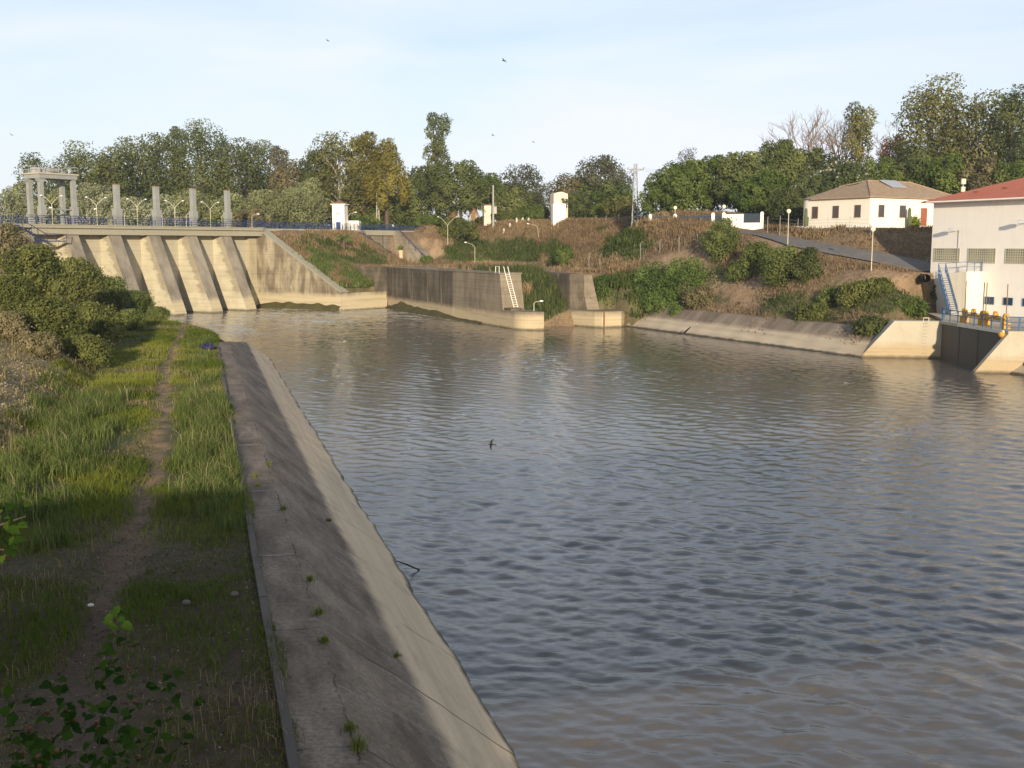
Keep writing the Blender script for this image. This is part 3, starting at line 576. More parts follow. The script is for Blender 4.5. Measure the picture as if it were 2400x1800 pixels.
# railings and lamps on the crest
railing('dam_railing', [dam(3.05, -47, DECK + .05), dam(3.05, 8.0, DECK + .05)], 1.5, M['navy'], 'long dark blue railing along the front edge of the dam deck', 'dark blue railings on the dam crest', levels=(.98, .74, .5, .26), gap=2.15, rp=.07, rr=.045)
railing('dam_railing', [dam(-5.5, -47, DECK - .1), dam(-5.5, 62, DECK - .2)], 1.5, M['navy'], 'dark blue railing along the far edge of the dam crest, behind the lamps', 'dark blue railings on the dam crest', levels=(.98, .74, .5, .26), gap=1.6, rp=.08, rr=.045)
CRESTPTS = [dam(.6, 8.1, DECK), dam(.6, FLANK_T0, DECK), dam(-.2, FLANK_T0 + .6, DECK), dam(-.2, FLANK_T1, DECK), dam(.6, FLANK_T1 + .5, DECK), dam(.6, 65, DECK - .2)]
railing('crest_railing', CRESTPTS, 1.45, M['navy'], 'dark blue railing along the crest from the dam past the white hut', 'dark blue railings on the dam crest', levels=(.98, .78, .58, .38, .18), gap=1.35, rp=.08, rr=.04)
mb = MB(); mb.fbox(dam, -6, .9, 8.06, 66, DECK - 1.2, DECK - .02); setp(mb.build('crest_slab', M['deck'], None, dam(0, 30, DECK)), 'pale concrete kerb slab carrying the crest path behind the grassy embankment', 'crest path')
mb = MB()
e = empty('access_stair', dam(3.4, -46, 13.2), 'dark blue steel bracket stair hanging off the left end of the dam deck', 'stair')
MB().fbox(dam, 3.4, 4.6, -47.2, -38.5, 13.4, 13.55).build('landing', M['navy'], e)
mb = MB()
for k in range(10): q = k / 9; mb.fbox(dam, 3.4, 4.6, -47.2 + q * 4.5, -46.8 + q * 4.5, 16.0 - q * 2.5, 16.08 - q * 2.5)
mb.build('tread', M['navy'], e)
mb = MB(); mb.tube([dam(4.6, -47.3, 17.4), dam(4.6, -42.6, 14.8), dam(4.6, -38.5, 14.6)], .05, 6); mb.tube([dam(4.6, -47.3, 16.0), dam(4.6, -42.6, 13.4)], .09, 6)
for tt in (-47.3, -44.9, -42.6, -40.5, -38.5): z = np.interp(tt, [-47.3, -42.6], [16, 13.4]); mb.tube([dam(4.6, tt, z), dam(4.6, tt, z + 1.35)], .05, 6)
mb.build('handrail', M['navy'], e)

def lamp_double(base, h, label, group, span=1.15, yaw=0.6):
    e = empty('lamp_post', base, label, 'lamp post', group); b = np.asarray(base, float); ax = np.array([math.cos(yaw), math.sin(yaw), 0])
    MB().tube([b, b + [0, 0, h * .72]], [.075, .06], 8).build('pole', M['pole'], e)
    for s in (-1, 1):
        P = [b + np.array([0, 0, h * .7]), b + ax * s * span * .25 + [0, 0, h * .8], b + ax * s * span * .65 + [0, 0, h * .93], b + ax * s * span + [0, 0, h * .99]]
        MB().tube(P, [.055, .05, .045, .04], 6).build('arm', M['pole'], e)
        MB().ball(b + ax * s * (span + .12) + [0, 0, h * .99], .2, 8, 6, sc=(1.2, 1.0, .6)).build('lamp_head', M['lampglass'], e, smooth=True)
    return e
def lamp_single(base, h, label, group, yaw=0., reach=1.3, r=.07, name='lamp_post', lean=0):
    e = empty(name, base, label, 'lamp post', group); b = np.asarray(base, float); ax = np.array([math.cos(yaw), math.sin(yaw), 0])
    MB().tube([b, b + [lean, 0, h * .8]], [r, r * .75], 8).build('pole', M['pole'], e)
    P = [b + [lean, 0, h * .79], b + ax * reach * .3 + [lean, 0, h * .92], b + ax * reach + [lean, 0, h]]
    MB().tube(P, [r * .7, r * .65, r * .6], 6).build('arm', M['pole'], e)
    MB().ball(P[-1] + ax * .15, .26, 8, 6, sc=(1.3, 1.0, .55)).build('lamp_head', M['lampglass'], e, smooth=True); return e
ORD = ['nearest the gantry', 'second from the gantry', 'third from the gantry', 'fourth from the gantry', 'farthest from the gantry']
for j, px in enumerate((123, 227, 322, 410, 493)):
    # find t so that the post stands behind the front railing at this place
    best = min(np.arange(-47, 8, .1), key=lambda q: abs(proj(dam(2.6, q, 18))[0] - px)); lamp_double(dam(2.6, best, DECK), 4.9, 'pale two armed lamp post on the dam deck, ' + ORD[j], 'two armed lamp posts along the dam deck', 1.5)
for j, px in enumerate((100, 204, 292, 380, 437, 520, 590)):
    tt = np.arange(-60, 40, .1); best = min(tt, key=lambda q: abs(proj(dam(-5.0, q, 18))[0] - px))
    lamp_single(dam(-5.0, best, DECK), 3.1, 'small one armed lamp behind the dam deck, ' + ['first past the gantry', 'second past the gantry', 'third past the gantry', 'fourth past the gantry', 'third before the white hut', 'second before the white hut', 'next to the end of the dam deck'][j], 'one armed lamps along the far edge of the crest', .6, 1.3)
q = aty(1049, 525, 268); lamp_double((q[0], q[1], float(terrain(q[0], q[1]))), 7.2, 'tall two armed lamp post on the hill beside the palms', None, 2.2, .2)

# training wall to the right of the dam, low wall, retaining wall
e = empty('training_wall', dam(0, 8.06, 0), 'stained triangular concrete wall falling from the dam deck to the water', 'wall')
P = [(0.0, -1.5), (24, -1.5), (24, 3.5), (1.2, DECK), (0.0, DECK)]
MB().prism([dam(u, 8.06, z) for u, z in P], [dam(u, 10.0, z) for u, z in P]).build('wall_face', M['wing'], e)
P = [(24.0, 3.5), (24.12, 3.62), (1.2, DECK + .2), (1.2, DECK)]
MB().prism([dam(u, 8.0, z) for u, z in P], [dam(u, 10.4, z) for u, z in P]).build('coping', M['deck'], e)
L0 = LO + LA * -56.6
lowA, lowB = dam(24, 8.06), L0
dv = (lowB - lowA)[:2]; dv = np.array([dv[0], dv[1], 0]) / np.linalg.norm(dv); nv = np.array([dv[1], -dv[0], 0]); ll = np.linalg.norm((lowB - lowA)[:2])
fr = lambda a, b_, z: lowA + dv * a + nv * b_ + np.array([0, 0, z])
mb = MB(); mb.fbox(fr, 0, ll - .02, -1.8, .05, -1.5, 3.45); mb.fbox(fr, 0, ll - .02, -.1, .5, -1.5, 2.0)
setp(mb.build('toe_wall', M['wing'], None, lowA), 'low cream concrete wall at the foot of the grassy embankment', 'wall')
fr2 = lambda a, b_, z: L0 - DN * a + DD * b_ + np.array([0, 0, z])
mb = MB(); mb.fbox(fr2, -.2, 13, -.25, .6, -1, 8.45); setp(mb.build('retaining_wall', M['lock'], None, L0), 'dark concrete retaining wall between the grassy embankment and the lock yard', 'wall')
# moss along the water
m, t = mat('wet_algae'); p = pos(t); bsdf(t, mix(t, ramp(t, noise(t, p, .8, 5, .7), .35, .65), (.045, .045, .014), (.085, .07, .022)), .9, noise(t, p, 4, 5), .9, .1); M['algae'] = m
def moss(name, fn, a0, a1, prof, label):
    qs = np.linspace(a0, a1, 60); V = []
    for q in qs:
        f = (q - a0) / (a1 - a0); hgt = prof(f) * (.75 + .5 * vnoise(np.array([q * .5]), np.array([3.]), 5)[0]); wd = .5 + hgt * .55
        V += [fn(q, -.05, hgt + .12), fn(q, .14, hgt), fn(q, wd * .6, hgt * .55), fn(q, wd, .08), fn(q, wd + .3, -.5)]
    i = np.arange(59 * 4); r, c = i // 4, i % 4; a = r * 5 + c
    o = link_mesh(name, fast_mesh(name, np.array(V), np.stack([a, a + 1, a + 6, a + 5], -1), smooth=True), M['algae']); setp(o, label, 'algae', kind='stuff')
moss('algae', lambda q, o, z: dam(q, 8.02 - o, z), 1.0, 23.9, lambda f: 1.35 * math.sin(min(1, f * 2.4 + .1) * 1.4) * (1 - .45 * f) + .15, 'dark green algae along the foot of the training wall')
moss('algae', lambda q, o, z: lock(q, -o, z), -57, -7, lambda f: .25 + 1.1 * math.exp(-((f - .2) / .14) ** 2) + .75 * math.exp(-((f - .5) / .2) ** 2), 'dark green algae along the foot of the lock wall')

# ------------------------------------------------------------------ lock
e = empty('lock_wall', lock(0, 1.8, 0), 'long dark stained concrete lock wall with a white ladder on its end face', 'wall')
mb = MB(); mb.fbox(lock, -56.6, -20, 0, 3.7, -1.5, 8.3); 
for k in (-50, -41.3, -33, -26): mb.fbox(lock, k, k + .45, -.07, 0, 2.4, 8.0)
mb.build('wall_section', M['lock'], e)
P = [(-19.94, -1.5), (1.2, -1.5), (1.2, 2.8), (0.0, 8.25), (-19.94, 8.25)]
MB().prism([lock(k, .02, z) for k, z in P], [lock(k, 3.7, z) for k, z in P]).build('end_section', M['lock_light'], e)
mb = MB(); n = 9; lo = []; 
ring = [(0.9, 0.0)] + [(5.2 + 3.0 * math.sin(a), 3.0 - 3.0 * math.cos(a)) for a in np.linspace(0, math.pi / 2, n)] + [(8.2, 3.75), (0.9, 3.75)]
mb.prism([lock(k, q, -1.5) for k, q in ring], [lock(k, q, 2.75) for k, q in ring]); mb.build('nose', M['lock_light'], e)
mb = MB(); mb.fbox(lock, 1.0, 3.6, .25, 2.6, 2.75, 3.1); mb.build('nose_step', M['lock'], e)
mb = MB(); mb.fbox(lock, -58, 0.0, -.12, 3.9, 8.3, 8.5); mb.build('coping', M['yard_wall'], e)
# ladder
la = empty('ladder', lock(1.3, 2.0, 2.8), 'white steel ladder leaning on the end of the lock wall', 'ladder')
fl = lambda z: 1.28 - (z - 2.8) * 1.2 / 5.45
mb = MB()
for q in (1.65, 2.35): mb.tube([lock(fl(2.9) + .12, q + .25, 2.9), lock(fl(8.4) + .12, q - .75, 8.4), lock(fl(8.4) - .15, q - .9, 9.5)], .055, 6)
mb.build('side_rail', M['white'], la)
mb = MB()
for z in np.arange(3.2, 8.4, .36): o = .25 - (z - 2.9) / 5.5; mb.tube([lock(fl(z) + .12, 1.65 + o, z), lock(fl(z) + .12, 2.35 + o, z)], .035, 5)
mb.build('rung', M['white'], la)
mb = MB(); mb.tube([lock(-.6, .2, 8.5), lock(-.6, .2, 9.5), lock(-2.0, .2, 9.5), lock(-2.0, .2, 8.5)], .05, 6); setp(mb.build('grab_rail', M['white'], None, lock(-.6, .2, 8.5)), 'white grab rail at the top of the ladder on the lock wall', 'rail')
e = empty('lock_wall', lock(0, 12.6, 0), 'short dark concrete lock wall at the far side of the reed filled chamber', 'wall')
MB().fbox(lock, -34, 2.0, 11.4, 14.0, -1.5, 8.25).build('wall_section', M['lock'], e)
P = [(-14, -1.5), (3.2, -1.5), (3.2, 2.6), (0.5, 8.0), (-14, 8.0)]
MB().prism([lock(k, 14.0, z) for k, z in P], [lock(k, 16.2, z) for k, z in P]).build('battered_section', M['lock_light'], e)
ring = [(1.9, 11.5), (2.4, 11.5), (7.4, 13.0), (8.4, 13.7), (8.5, 17.2), (5.2, 20.4), (1.9, 20.4)]
MB().prism([lock(k, q, -1.5) for k, q in ring], [lock(k, q, 2.55) for k, q in ring]).build('nose', M['lock_light'], e)
MB().fbox(lock, 8.3, 8.62, 14.0, 14.16, -1, 2.5).build('joint', M['rust'], e)
mb = MB(); mb.fbox(lock, -33.6, -32.2, 3.7, 11.4, 0, 8.25); mb.fbox(lock, -32.2, -31.9, 6, 8, 4, 8.1); setp(mb.build('chamber_wall', M['lock_light'], None, lock(-33, 7, 4)), 'stained concrete wall across the back of the lock chamber', 'wall')
lamp_single(lock(5.8, 3.2, 2.75), 1.55, 'small white swan necked lamp on the nose of the lock wall', None, -.05, 1.0, .07)
for j, (px, pyb, Y, h, yaw, lb) in enumerate(((1113, 620, 232, 5.0, 2.6, 'thin grey lamp post with a bent arm in the lock yard'), (1262, 604, 262, 3.8, 3.0, 'white headed lamp leaning out of the green weeds on the hill'))):
    q = aty(px, pyb, Y); lamp_single((q[0], q[1], float(terrain(q[0], q[1]))), h, lb, None, yaw, 2.2, .06, lean=-.2 * j)

# ------------------------------------------------------------------ concrete head wall with stairs
e = empty('head_wall', dam(.2, 47, 8.3), 'stained concrete head wall with sloping side walls beside the crest', 'wall')
MB().fbox(dam, -.8, .3, FLANK_T0, FLANK_T1, 8.0, DECK - .2).build('wall_panel', M['yard_wall'], e)
for t0, uL in ((FLANK_T0 - 1.0, 5.5), (FLANK_T1, 8.2)):
    P = [(.31, 8.0), (uL, 8.0), (uL, 8.5), (1.6, DECK - .1), (.31, DECK - .1)]
    kid(MB().prism([dam(u, t0, z) for u, z in P], [dam(u, t0 + 1.0, z) for u, z in P]).build('side_wall', M['yard_wall'], e))
mb = MB(); mb.fbox(dam, .32, .40, FLANK_T0 + 3.0, FLANK_T0 + 3.5, 8.4, 15.8); mb.fbox(dam, .32, .38, FLANK_T0 + 7.7, FLANK_T0 + 8.0, 8.4, 15.8); mb.build('drain_stain_rib', M['lock'], e)
for nm, t0, uL, lb in (('stair', FLANK_T0 - 3.4, 8.5, 'concrete stair climbing to the crest on the dam side of the head wall'), ('stair', FLANK_T1 + 1.2, 10, 'concrete stair climbing to the crest on the hill side of the head wall')):
    e2 = empty('stair', dam(uL, t0, 8.3), lb, 'stair', 'stairs beside the head wall'); mb = MB(); n = 26
    for k in range(n):
        q = k / n; mb.fbox(dam, uL * (1 - q) - uL / n + .6, uL * (1 - q) + .6, t0, t0 + 1.8, 8.1 + max(0, q - .25) * 7.9, 8.3 + (k + 1) / n * 7.8)
    mb.build('step', M['yard_wall'], e2); tq = t0 + 1.9 if t0 < FLANK_T0 else t0 - .1
    mb = MB(); mb.tube([dam(uL + .4, tq, 9.4), dam(.8, tq, 17.2)], .07, 6)
    for q in np.linspace(0, 1, 6): mb.tube([dam(uL + .4 - q * (uL - .4), tq, 8.2 + q * 7.8), dam(uL + .4 - q * (uL - .4), tq, 9.4 + q * 7.8)], .1, 6)
    mb.build('handrail', M['navy'], e2)
mb = MB(); P = [dam(1.0, FLANK_T1 + 3.2, DECK - .4), dam(9.5, FLANK_T1 + 3.2, 8.35), dam(9.5, FLANK_T1 + 8.5, 8.35), dam(1.0, FLANK_T1 + 6.5, DECK - .4)]
mb.prism([p - [0, 0, .8] for p in P], [p + [0, 0, .12] for p in P]); setp(mb.build('slope_apron', M['yard_wall'], None, dam(5, 58, 9)), 'brown concrete slope facing between the head wall stair and the hill', 'slope facing')

# ------------------------------------------------------------------ white hut, its annex, person, other small buildings on the crest
def local(px, py, Y, yaw):
    o = aty(px, py, Y); ax = np.array([math.cos(yaw), math.sin(yaw), 0]); ay = np.array([-ax[1], ax[0], 0])
    return o, (lambda a, b_, z: o + ax * a + ay * b_ + np.array([0, 0, z]))
o, fr = local(798, 542, 252, -.15); h0 = 6.2
e = empty('gatehouse', o, 'tall narrow white hut with a blue door and tiled cap on the crest', 'hut')
MB().fbox(fr, -1.42, 1.42, -1.4, 1.4, -.6, h0 - .2).build('wall', M['white'], e)
mb = MB(); mb.fbox(fr, -1.75, 1.75, -1.7, 1.7, h0 - .2, h0); mb.build('cornice', M['white'], e)
mb = MB(); mb.prism([fr(-1.7, -1.65, h0), fr(1.7, -1.65, h0), fr(1.7, 1.65, h0), fr(-1.7, 1.65, h0)], [fr(-.3, -.3, h0 + .75), fr(.3, -.3, h0 + .75), fr(.3, .3, h0 + .75), fr(-.3, .3, h0 + .75)]); mb.build('roof', paint('hut_roof_tile', (.22, .12, .08), .9, .3), e)
MB().fbox(fr, -.55, .5, -1.47, -1.41, 0, 2.1).build('door', paint('blue_door', (.03, .06, .2), .5), e)
MB().fbox(fr, -.5, .3, -1.46, -1.41, 3.9, 4.3).build('vent_grille', M['steel'], e)
o2, fr2_ = local(828, 542, 254, -.1); MB().fbox(fr2_, -1.4, 1.6, -1.2, 1.2, -.6, 2.4).build('annex', M['white'], e)
lamp_single(aty(816, 542, 250), 4.3, 'one armed lamp beside the white hut with the blue door', None, .1, 1.6)
def person(loc, h, label):
    """standing figure, one continuous skinned body with clothing as children"""
    e = empty('person', loc, label, 'person'); b = np.asarray(loc, float); s = h / 1.72
    J = {'pel': (0, 0, .93), 'wai': (0, 0, 1.08), 'che': (0, .01, 1.3), 'nec': (0, .0, 1.47), 'hd': (0, -.02, 1.58), 'top': (0, -.02, 1.69), 'hl': (-.1, 0, .88), 'hr': (.1, 0, .88), 'kl': (-.11, -.02, .5), 'kr': (.12, .02, .5), 'al': (-.11, .03, .08), 'ar': (.13, .05, .08), 'tl': (-.12, -.12, .04), 'tr': (.15, -.1, .04),
         'sl': (-.19, .01, 1.4), 'sr': (.19, .01, 1.4), 'el': (-.25, .04, 1.13), 'er': (.25, .0, 1.13), 'wl': (-.24, -.06, .9), 'wr': (.2, -.16, .98), 'fl': (-.23, -.1, .8), 'fr': (.12, -.24, 1.02)}
    E_ = [('pel', 'wai'), ('wai', 'che'), ('che', 'nec'), ('nec', 'hd'), ('hd', 'top'), ('pel', 'hl'), ('pel', 'hr'), ('hl', 'kl'), ('hr', 'kr'), ('kl', 'al'), ('kr', 'ar'), ('al', 'tl'), ('ar', 'tr'), ('che', 'sl'), ('che', 'sr'), ('sl', 'el'), ('sr', 'er'), ('el', 'wl'), ('er', 'wr'), ('wl', 'fl'), ('wr', 'fr')]
    Rr = dict(pel=.15, wai=.13, che=.15, nec=.06, hd=.095, top=.07, hl=.09, hr=.09, kl=.06, kr=.06, al=.04, ar=.04, tl=.035, tr=.035, sl=.065, sr=.065, el=.045, er=.045, wl=.033, wr=.033, fl=.03, fr=.03)
    ks = list(J); me = bpy.data.meshes.new('body'); me.from_pydata([tuple(np.array(J[k]) * s) for k in ks], [(ks.index(a), ks.index(c)) for a, c in E_], []); o = link_mesh('body', me, plain('skin', (.42, .26, .18), .6), e)
    md = o.modifiers.new('skin', 'SKIN'); 
    for i, k in enumerate(ks): me.skin_vertices[0].data[i].radius = (Rr[k] * s * .92, Rr[k] * s * .92)
    me.skin_vertices[0].data[0].use_root = True; o.modifiers.new('sub', 'SUBSURF').levels = 1
    def cloth(name, keys, edges, grow, m_):
        me = bpy.data.meshes.new(name); me.from_pydata([tuple(np.array(J[k]) * s) for k in keys], [(keys.index(a), keys.index(c)) for a, c in edges], []); o = link_mesh(name, me, m_, e); o.modifiers.new('skin', 'SKIN')
        for i, k in enumerate(keys): me.skin_vertices[0].data[i].radius = (Rr[k] * s * grow,) * 2
        me.skin_vertices[0].data[0].use_root = True; o.modifiers.new('sub', 'SUBSURF').levels = 1
    cloth('shirt', ['wai', 'che', 'sl', 'sr', 'el', 'er', 'pel'], [('pel', 'wai'), ('wai', 'che'), ('che', 'sl'), ('che', 'sr'), ('sl', 'el'), ('sr', 'er')], 1.13, plain('white_shirt', (.78, .78, .78), .8))
    cloth('trousers', ['pel', 'hl', 'hr', 'kl', 'kr', 'al', 'ar'], [('pel', 'hl'), ('pel', 'hr'), ('hl', 'kl'), ('hr', 'kr'), ('kl', 'al'), ('kr', 'ar')], 1.1, plain('dark_trousers', (.03, .035, .06), .8))
    MB().ball(b + np.array([0, .0, 1.64]) * s, .1 * s, 10, 6, sc=(1, 1.08, .8)).build('hair', plain('dark_hair', (.02, .015, .012), .7), e, smooth=True)
q = aty(922, 546, 266); person((q[0], q[1], DECK - .05), 1.78, 'person in a white shirt and dark trousers standing on the crest by the railing')
# white tower with a rounded top, small pink building
o, fr = local(1307, 527, 268, .25)
e = empty('water_tower', o, 'pale pink round topped tower rising behind a white block on the hill', 'tower')
mb = MB(); mb.fbox(fr, -1.5, 2.1, -1.6, 1.6, -1.5, 7.4)
A = [fr(-1.5, -1.6, 7.4)] + [fr(-1.5 + 3.6 * q, -1.6, 7.4 + .5 * math.sin(math.pi * q)) for q in np.linspace(.1, .9, 9)] + [fr(2.1, -1.6, 7.4)]; mb.prism(A, [a + (fr(0, 3.2, 0) - fr(0, 0, 0)) for a in A]); mb.build('tower_wall', M['pink'], e)
MB().fbox(fr, .75, 1.05, -1.66, -1.6, 3.3, 3.9).build('window', M['glass'], e)
MB().fbox(fr, -2.1, 1.05, -3.4, -1.61, -1.5, 5.0).build('front_block', paint('bright_white_paint', (.86, .84, .78), .8, .03), e)
o, fr = local(1146, 520, 285, .2)
e = empty('pink_shed', o, 'narrow faded pink shed half hidden among trees beside a concrete pole', 'shed')
MB().fbox(fr, -1.5, 1.0, -1.2, 1.2, -1, 4.2).build('wall', M['pink'], e); MB().fbox(fr, -1.7, 1.2, -1.4, 1.4, 4.2, 4.45).build('roof', M['rust'], e)
q = aty(1156, 525, 280); e = empty('utility_pole', q, 'plain pale concrete pole standing beside the pink shed', 'pole'); MB().tube([q - [0, 0, 1], q + [0, 0, 9.8]], [.28, .2], 8).build('shaft', M['steel'], e); MB().fbox(lambda a, b_, z: q + np.array([a, b_, z]), .2, .9, -.3, .3, 2.6, 4.4).build('meter_box', M['steel'], e)
def pylon(px, py0, Y, h, wb, wt, label, m_, arms, gid=None):
    q = aty(px, py0, Y); q[2] = min(q[2], float(tps(np.array([q[0]]), np.array([q[1]]))[0])); e = empty('lattice_pylon', q, label, 'pylon', gid); mb = MB(); wz = lambda z: wb + (wt - wb) * z / h
    cs = ((-1, -1), (1, -1), (1, 1), (-1, 1))
    for x, y in cs: mb.tube([q + [x * wz(0) / 2, y * wz(0) / 2, 0], q + [x * wz(h) / 2, y * wz(h) / 2, h]], .07, 5)
    n = 16
    for k in range(n):
        z0, z1 = h * k / n, h * (k + 1) / n
        for i in range(4):
            a, b_ = cs[i], cs[(i + 1) % 4]
            if k % 2: a, b_ = b_, a
            mb.tube([q + [a[0] * wz(z0) / 2, a[1] * wz(z0) / 2, z0], q + [b_[0] * wz(z1) / 2, b_[1] * wz(z1) / 2, z1]], .045, 4)
    mb.build('lattice', m_, e)
    for z, l in arms:
        mb = MB(); mb.tube([q + [-l, 0, z], q + [l, 0, z]], .1, 5)
        mb.tube([q + [-l, 0, z], q + [0, 0, z - .5], q + [l, 0, z]], .05, 4); mb.build('cross_arm', m_, e); mb = MB()
        for s in (-1, 0, 1): mb.tube([q + [s * l * .95, 0, z + .05], q + [s * l * .95, 0, z + .4]], .09, 6)
        mb.build('insulator', M['rust'], e)
    return q, e
PYQ, pe = pylon(1488, 520, 232, 15.4, 1.5, .55, 'grey steel lattice pylon with a single cross arm behind the brown hill', M['steel'], [(14.2, 1.75)])
mb = MB(); mb.tube([PYQ + [.3, 0, 9.0], PYQ + [2.4, 0, 9.0]], .06, 5); mb.ball(PYQ + [2.5, 0, 9.0], .35, 8, 6, sc=(1.2, .7, .5)); mb.build('side_lamp', M['lampglass'], pe)
pylon(886, 520, 275, 12.4, .9, .4, 'slim yellowish lattice mast in front of the yellow green trees', M['pole'], [], None)
q0 = PYQ + [0, 0, 14.6]
for s in (-1.65, 0, 1.65):
    P = [q0 + np.array([s, 0, 0]) + np.array([48 * f, 34 * f, -3.2 * math.sin(math.pi * f) + 3 * f]) for f in np.linspace(0, 1, 18)]
    setp(MB().tube(P, .016, 4).build('power_line', M['reedwire'], None, P[0]), 'thin overhead wire running right from the lattice pylon into the trees', 'wire', 'overhead wires at the pylon')

# ------------------------------------------------------------------ pump house, intake
def bld(a, b, z): return BO + BA * a + BN * b + np.array([0, 0, z])
def fac(px, py, b=0.0):      # photo point on the plane b of the facade -> (a, z)
    d = ray(px, py); o = np.array([0, 0, EYE]) - BO - BN * b; t_ = -(o @ BN) / (d @ BN); q = o + d * t_; return q @ BA, q[2]
ph = empty('pump_house', BO + [0, 0, 4], 'large pale pump house with a red hipped roof above the water intake', 'building')
EV = 18.25
MB().fbox(bld, 0, 30, 0, 16, 0, EV).build('wall', M['plant'], ph)
MB().fbox(bld, -.25, 30.2, -.22, 16.2, EV, EV + .16).build('cornice', M['plant'], ph)
m, t = mat('red_roof_sheet'); p = pos(t); bsdf(t, mix(t, ramp(t, noise(t, p, .7, 5), .35, .7), (.54, .155, .07), (.45, .12, .055)), .6, mth(t, 'SINE', mth(t, 'MULTIPLY', dot(t, p, tuple(BA)), 18)), .4, .04); M['redroof'] = m
mb = MB(); e0 = [bld(-1.2, -1.0, EV + .2), bld(31, -1.0, EV + .2), bld(31, 17, EV + .2), bld(-1.2, 17, EV + .2)]; r0, r1 = bld(8.0, 8, EV + 3.3), bld(23, 8, EV + 3.3)
b8 = [q - [0, 0, .16] for q in e0]
mb.add(e0 + [r0, r1] + b8, [[0, 1, 5, 4], [1, 2, 5], [2, 3, 4, 5], [3, 0, 4], [0, 6, 7, 1], [1, 7, 8, 2], [2, 8, 9, 3], [3, 9, 6, 0], [6, 9, 8, 7]]); mb.build('roof', M['redroof'], ph); MB().tube([bld(-.2, -1.08, EV + .1), bld(30, -1.08, EV + .1)], .11, 8).build('gutter', M['plant'], ph)
mb = MB()
for a, b_ in ((5, 2.2), (8.5, 3.2), (12.5, 2.4)): mb.ball(bld(a, b_, EV + .2 + (b_ + 1) * .36), .3, 7, 5, sc=(1.4, 1, .3))
mb.build('roof_litter', M['rust'], ph)
m, t = mat('lattice_block'); p = pos(t); a_ = dot(t, p, tuple(BA)); z_ = sep(t, p)[2]
gx = mth(t, 'LESS_THAN', mth(t, 'ABSOLUTE', mth(t, 'SUBTRACT', mth(t, 'FRACT', mth(t, 'MULTIPLY', a_, 3.3)), .5)), .34); gz = mth(t, 'LESS_THAN', mth(t, 'ABSOLUTE', mth(t, 'SUBTRACT', mth(t, 'FRACT', mth(t, 'MULTIPLY', z_, 3.3)), .5)), .33)
bsdf(t, mix(t, mth(t, 'MULTIPLY', gx, gz), (.42, .39, .28), (.085, .1, .085)), .8); M['lattice'] = m
def facbox(name, x0, x1, y0, y1, b0, b1, m_, parent):
    xm, ym = (x0 + x1) / 2, (y0 + y1) / 2; a0, a1 = fac(x0, ym)[0], fac(x1, ym)[0]; z1, z0 = fac(xm, y0)[1], fac(xm, y1)[1]
    return MB().fbox(bld, a0, a1, b0, b1, z0, z1).build(name, m_, parent)
for x0, x1, y0, y1 in ((2190, 2248, 583.5, 611.5), (2270, 2332, 584, 614), (2358, 2424, 584.5, 615.5)):
    g = facbox('lattice_window', x0, x1, y0, y1, -.02, .3, M['lattice'], ph)
    a0, a1 = fac(x0, 600)[0], fac(x1, 600)[0]; z1, z0 = fac((x0 + x1) / 2, y0)[1], fac((x0 + x1) / 2, y1)[1]; mb = MB()
    mb.fbox(bld, a0 - .12, a1 + .12, -.06, .2, z0 - .14, z0); mb.fbox(bld, a0 - .12, a1 + .12, -.06, .2, z1, z1 + .1); mb.fbox(bld, a0 - .12, a0, -.06, .2, z0, z1); mb.fbox(bld, a1, a1 + .12, -.06, .2, z0, z1)
    for k in range(1, 12): a = a0 + (a1 - a0) * k / 12; mb.fbox(bld, a - .035, a + .035, -.05, 0, z0, z1)
    for k in range(1, 6): z = z0 + (z1 - z0) * k / 6; mb.fbox(bld, a0, a1, -.055, -.005, z - .035, z + .035)
    mb.build('frame', paint('lattice_frame', (.45, .42, .31), .85), g)
for x0, x1, y0, y1 in ((2266, 2285.5, 695, 709.5), (2309.5, 2329, 697, 712), (2353, 2373, 699, 714), (2398, 2420, 701, 717)):
    g = facbox('window', x0, x1, y0, y1, -.03, .1, M['glass'], ph); a0, a1 = fac(x0, 705)[0], fac(x1, 705)[0]; z1, z0 = fac((x0 + x1) / 2, y0)[1], fac((x0 + x1) / 2, y1)[1]
    mb = MB(); mb.fbox(bld, a0 - .08, a1 + .08, -.07, 0, z0 - .08, z0); mb.fbox(bld, a0 - .08, a1 + .08, -.07, 0, z1, z1 + .08); mb.fbox(bld, a0 - .08, a0, -.07, 0, z0, z1); mb.fbox(bld, a1, a1 + .08, -.07, 0, z0, z1); mb.fbox(bld, (a0 + a1) / 2 - .03, (a0 + a1) / 2 + .03, -.06, 0, z0, z1)
    mb.build('frame', M['blue'], g)
for px, py in ((2248, 540), (2412, 522)):
    a, z = fac(px, py); e = MB(); e.tube([bld(a, 0, z), bld(a, -1.1, z + .1)], .05, 6); e.fbox(bld, a - .45, a + .35, -1.35, -.75, z - .1, z + .3); e = e.build('floodlight', M['steel'], ph); MB().fbox(bld, a - .4, a + .3, -1.38, -1.351, z - .06, z + .26).build('lamp_glass', M['lampglass'], e)
    if px < 2300: mb = MB(); mb.tube([bld(a, -.05, z), bld(a, -.05, fac(px, 612)[1])], .04, 6); mb.build('conduit', M['steel'], ph)
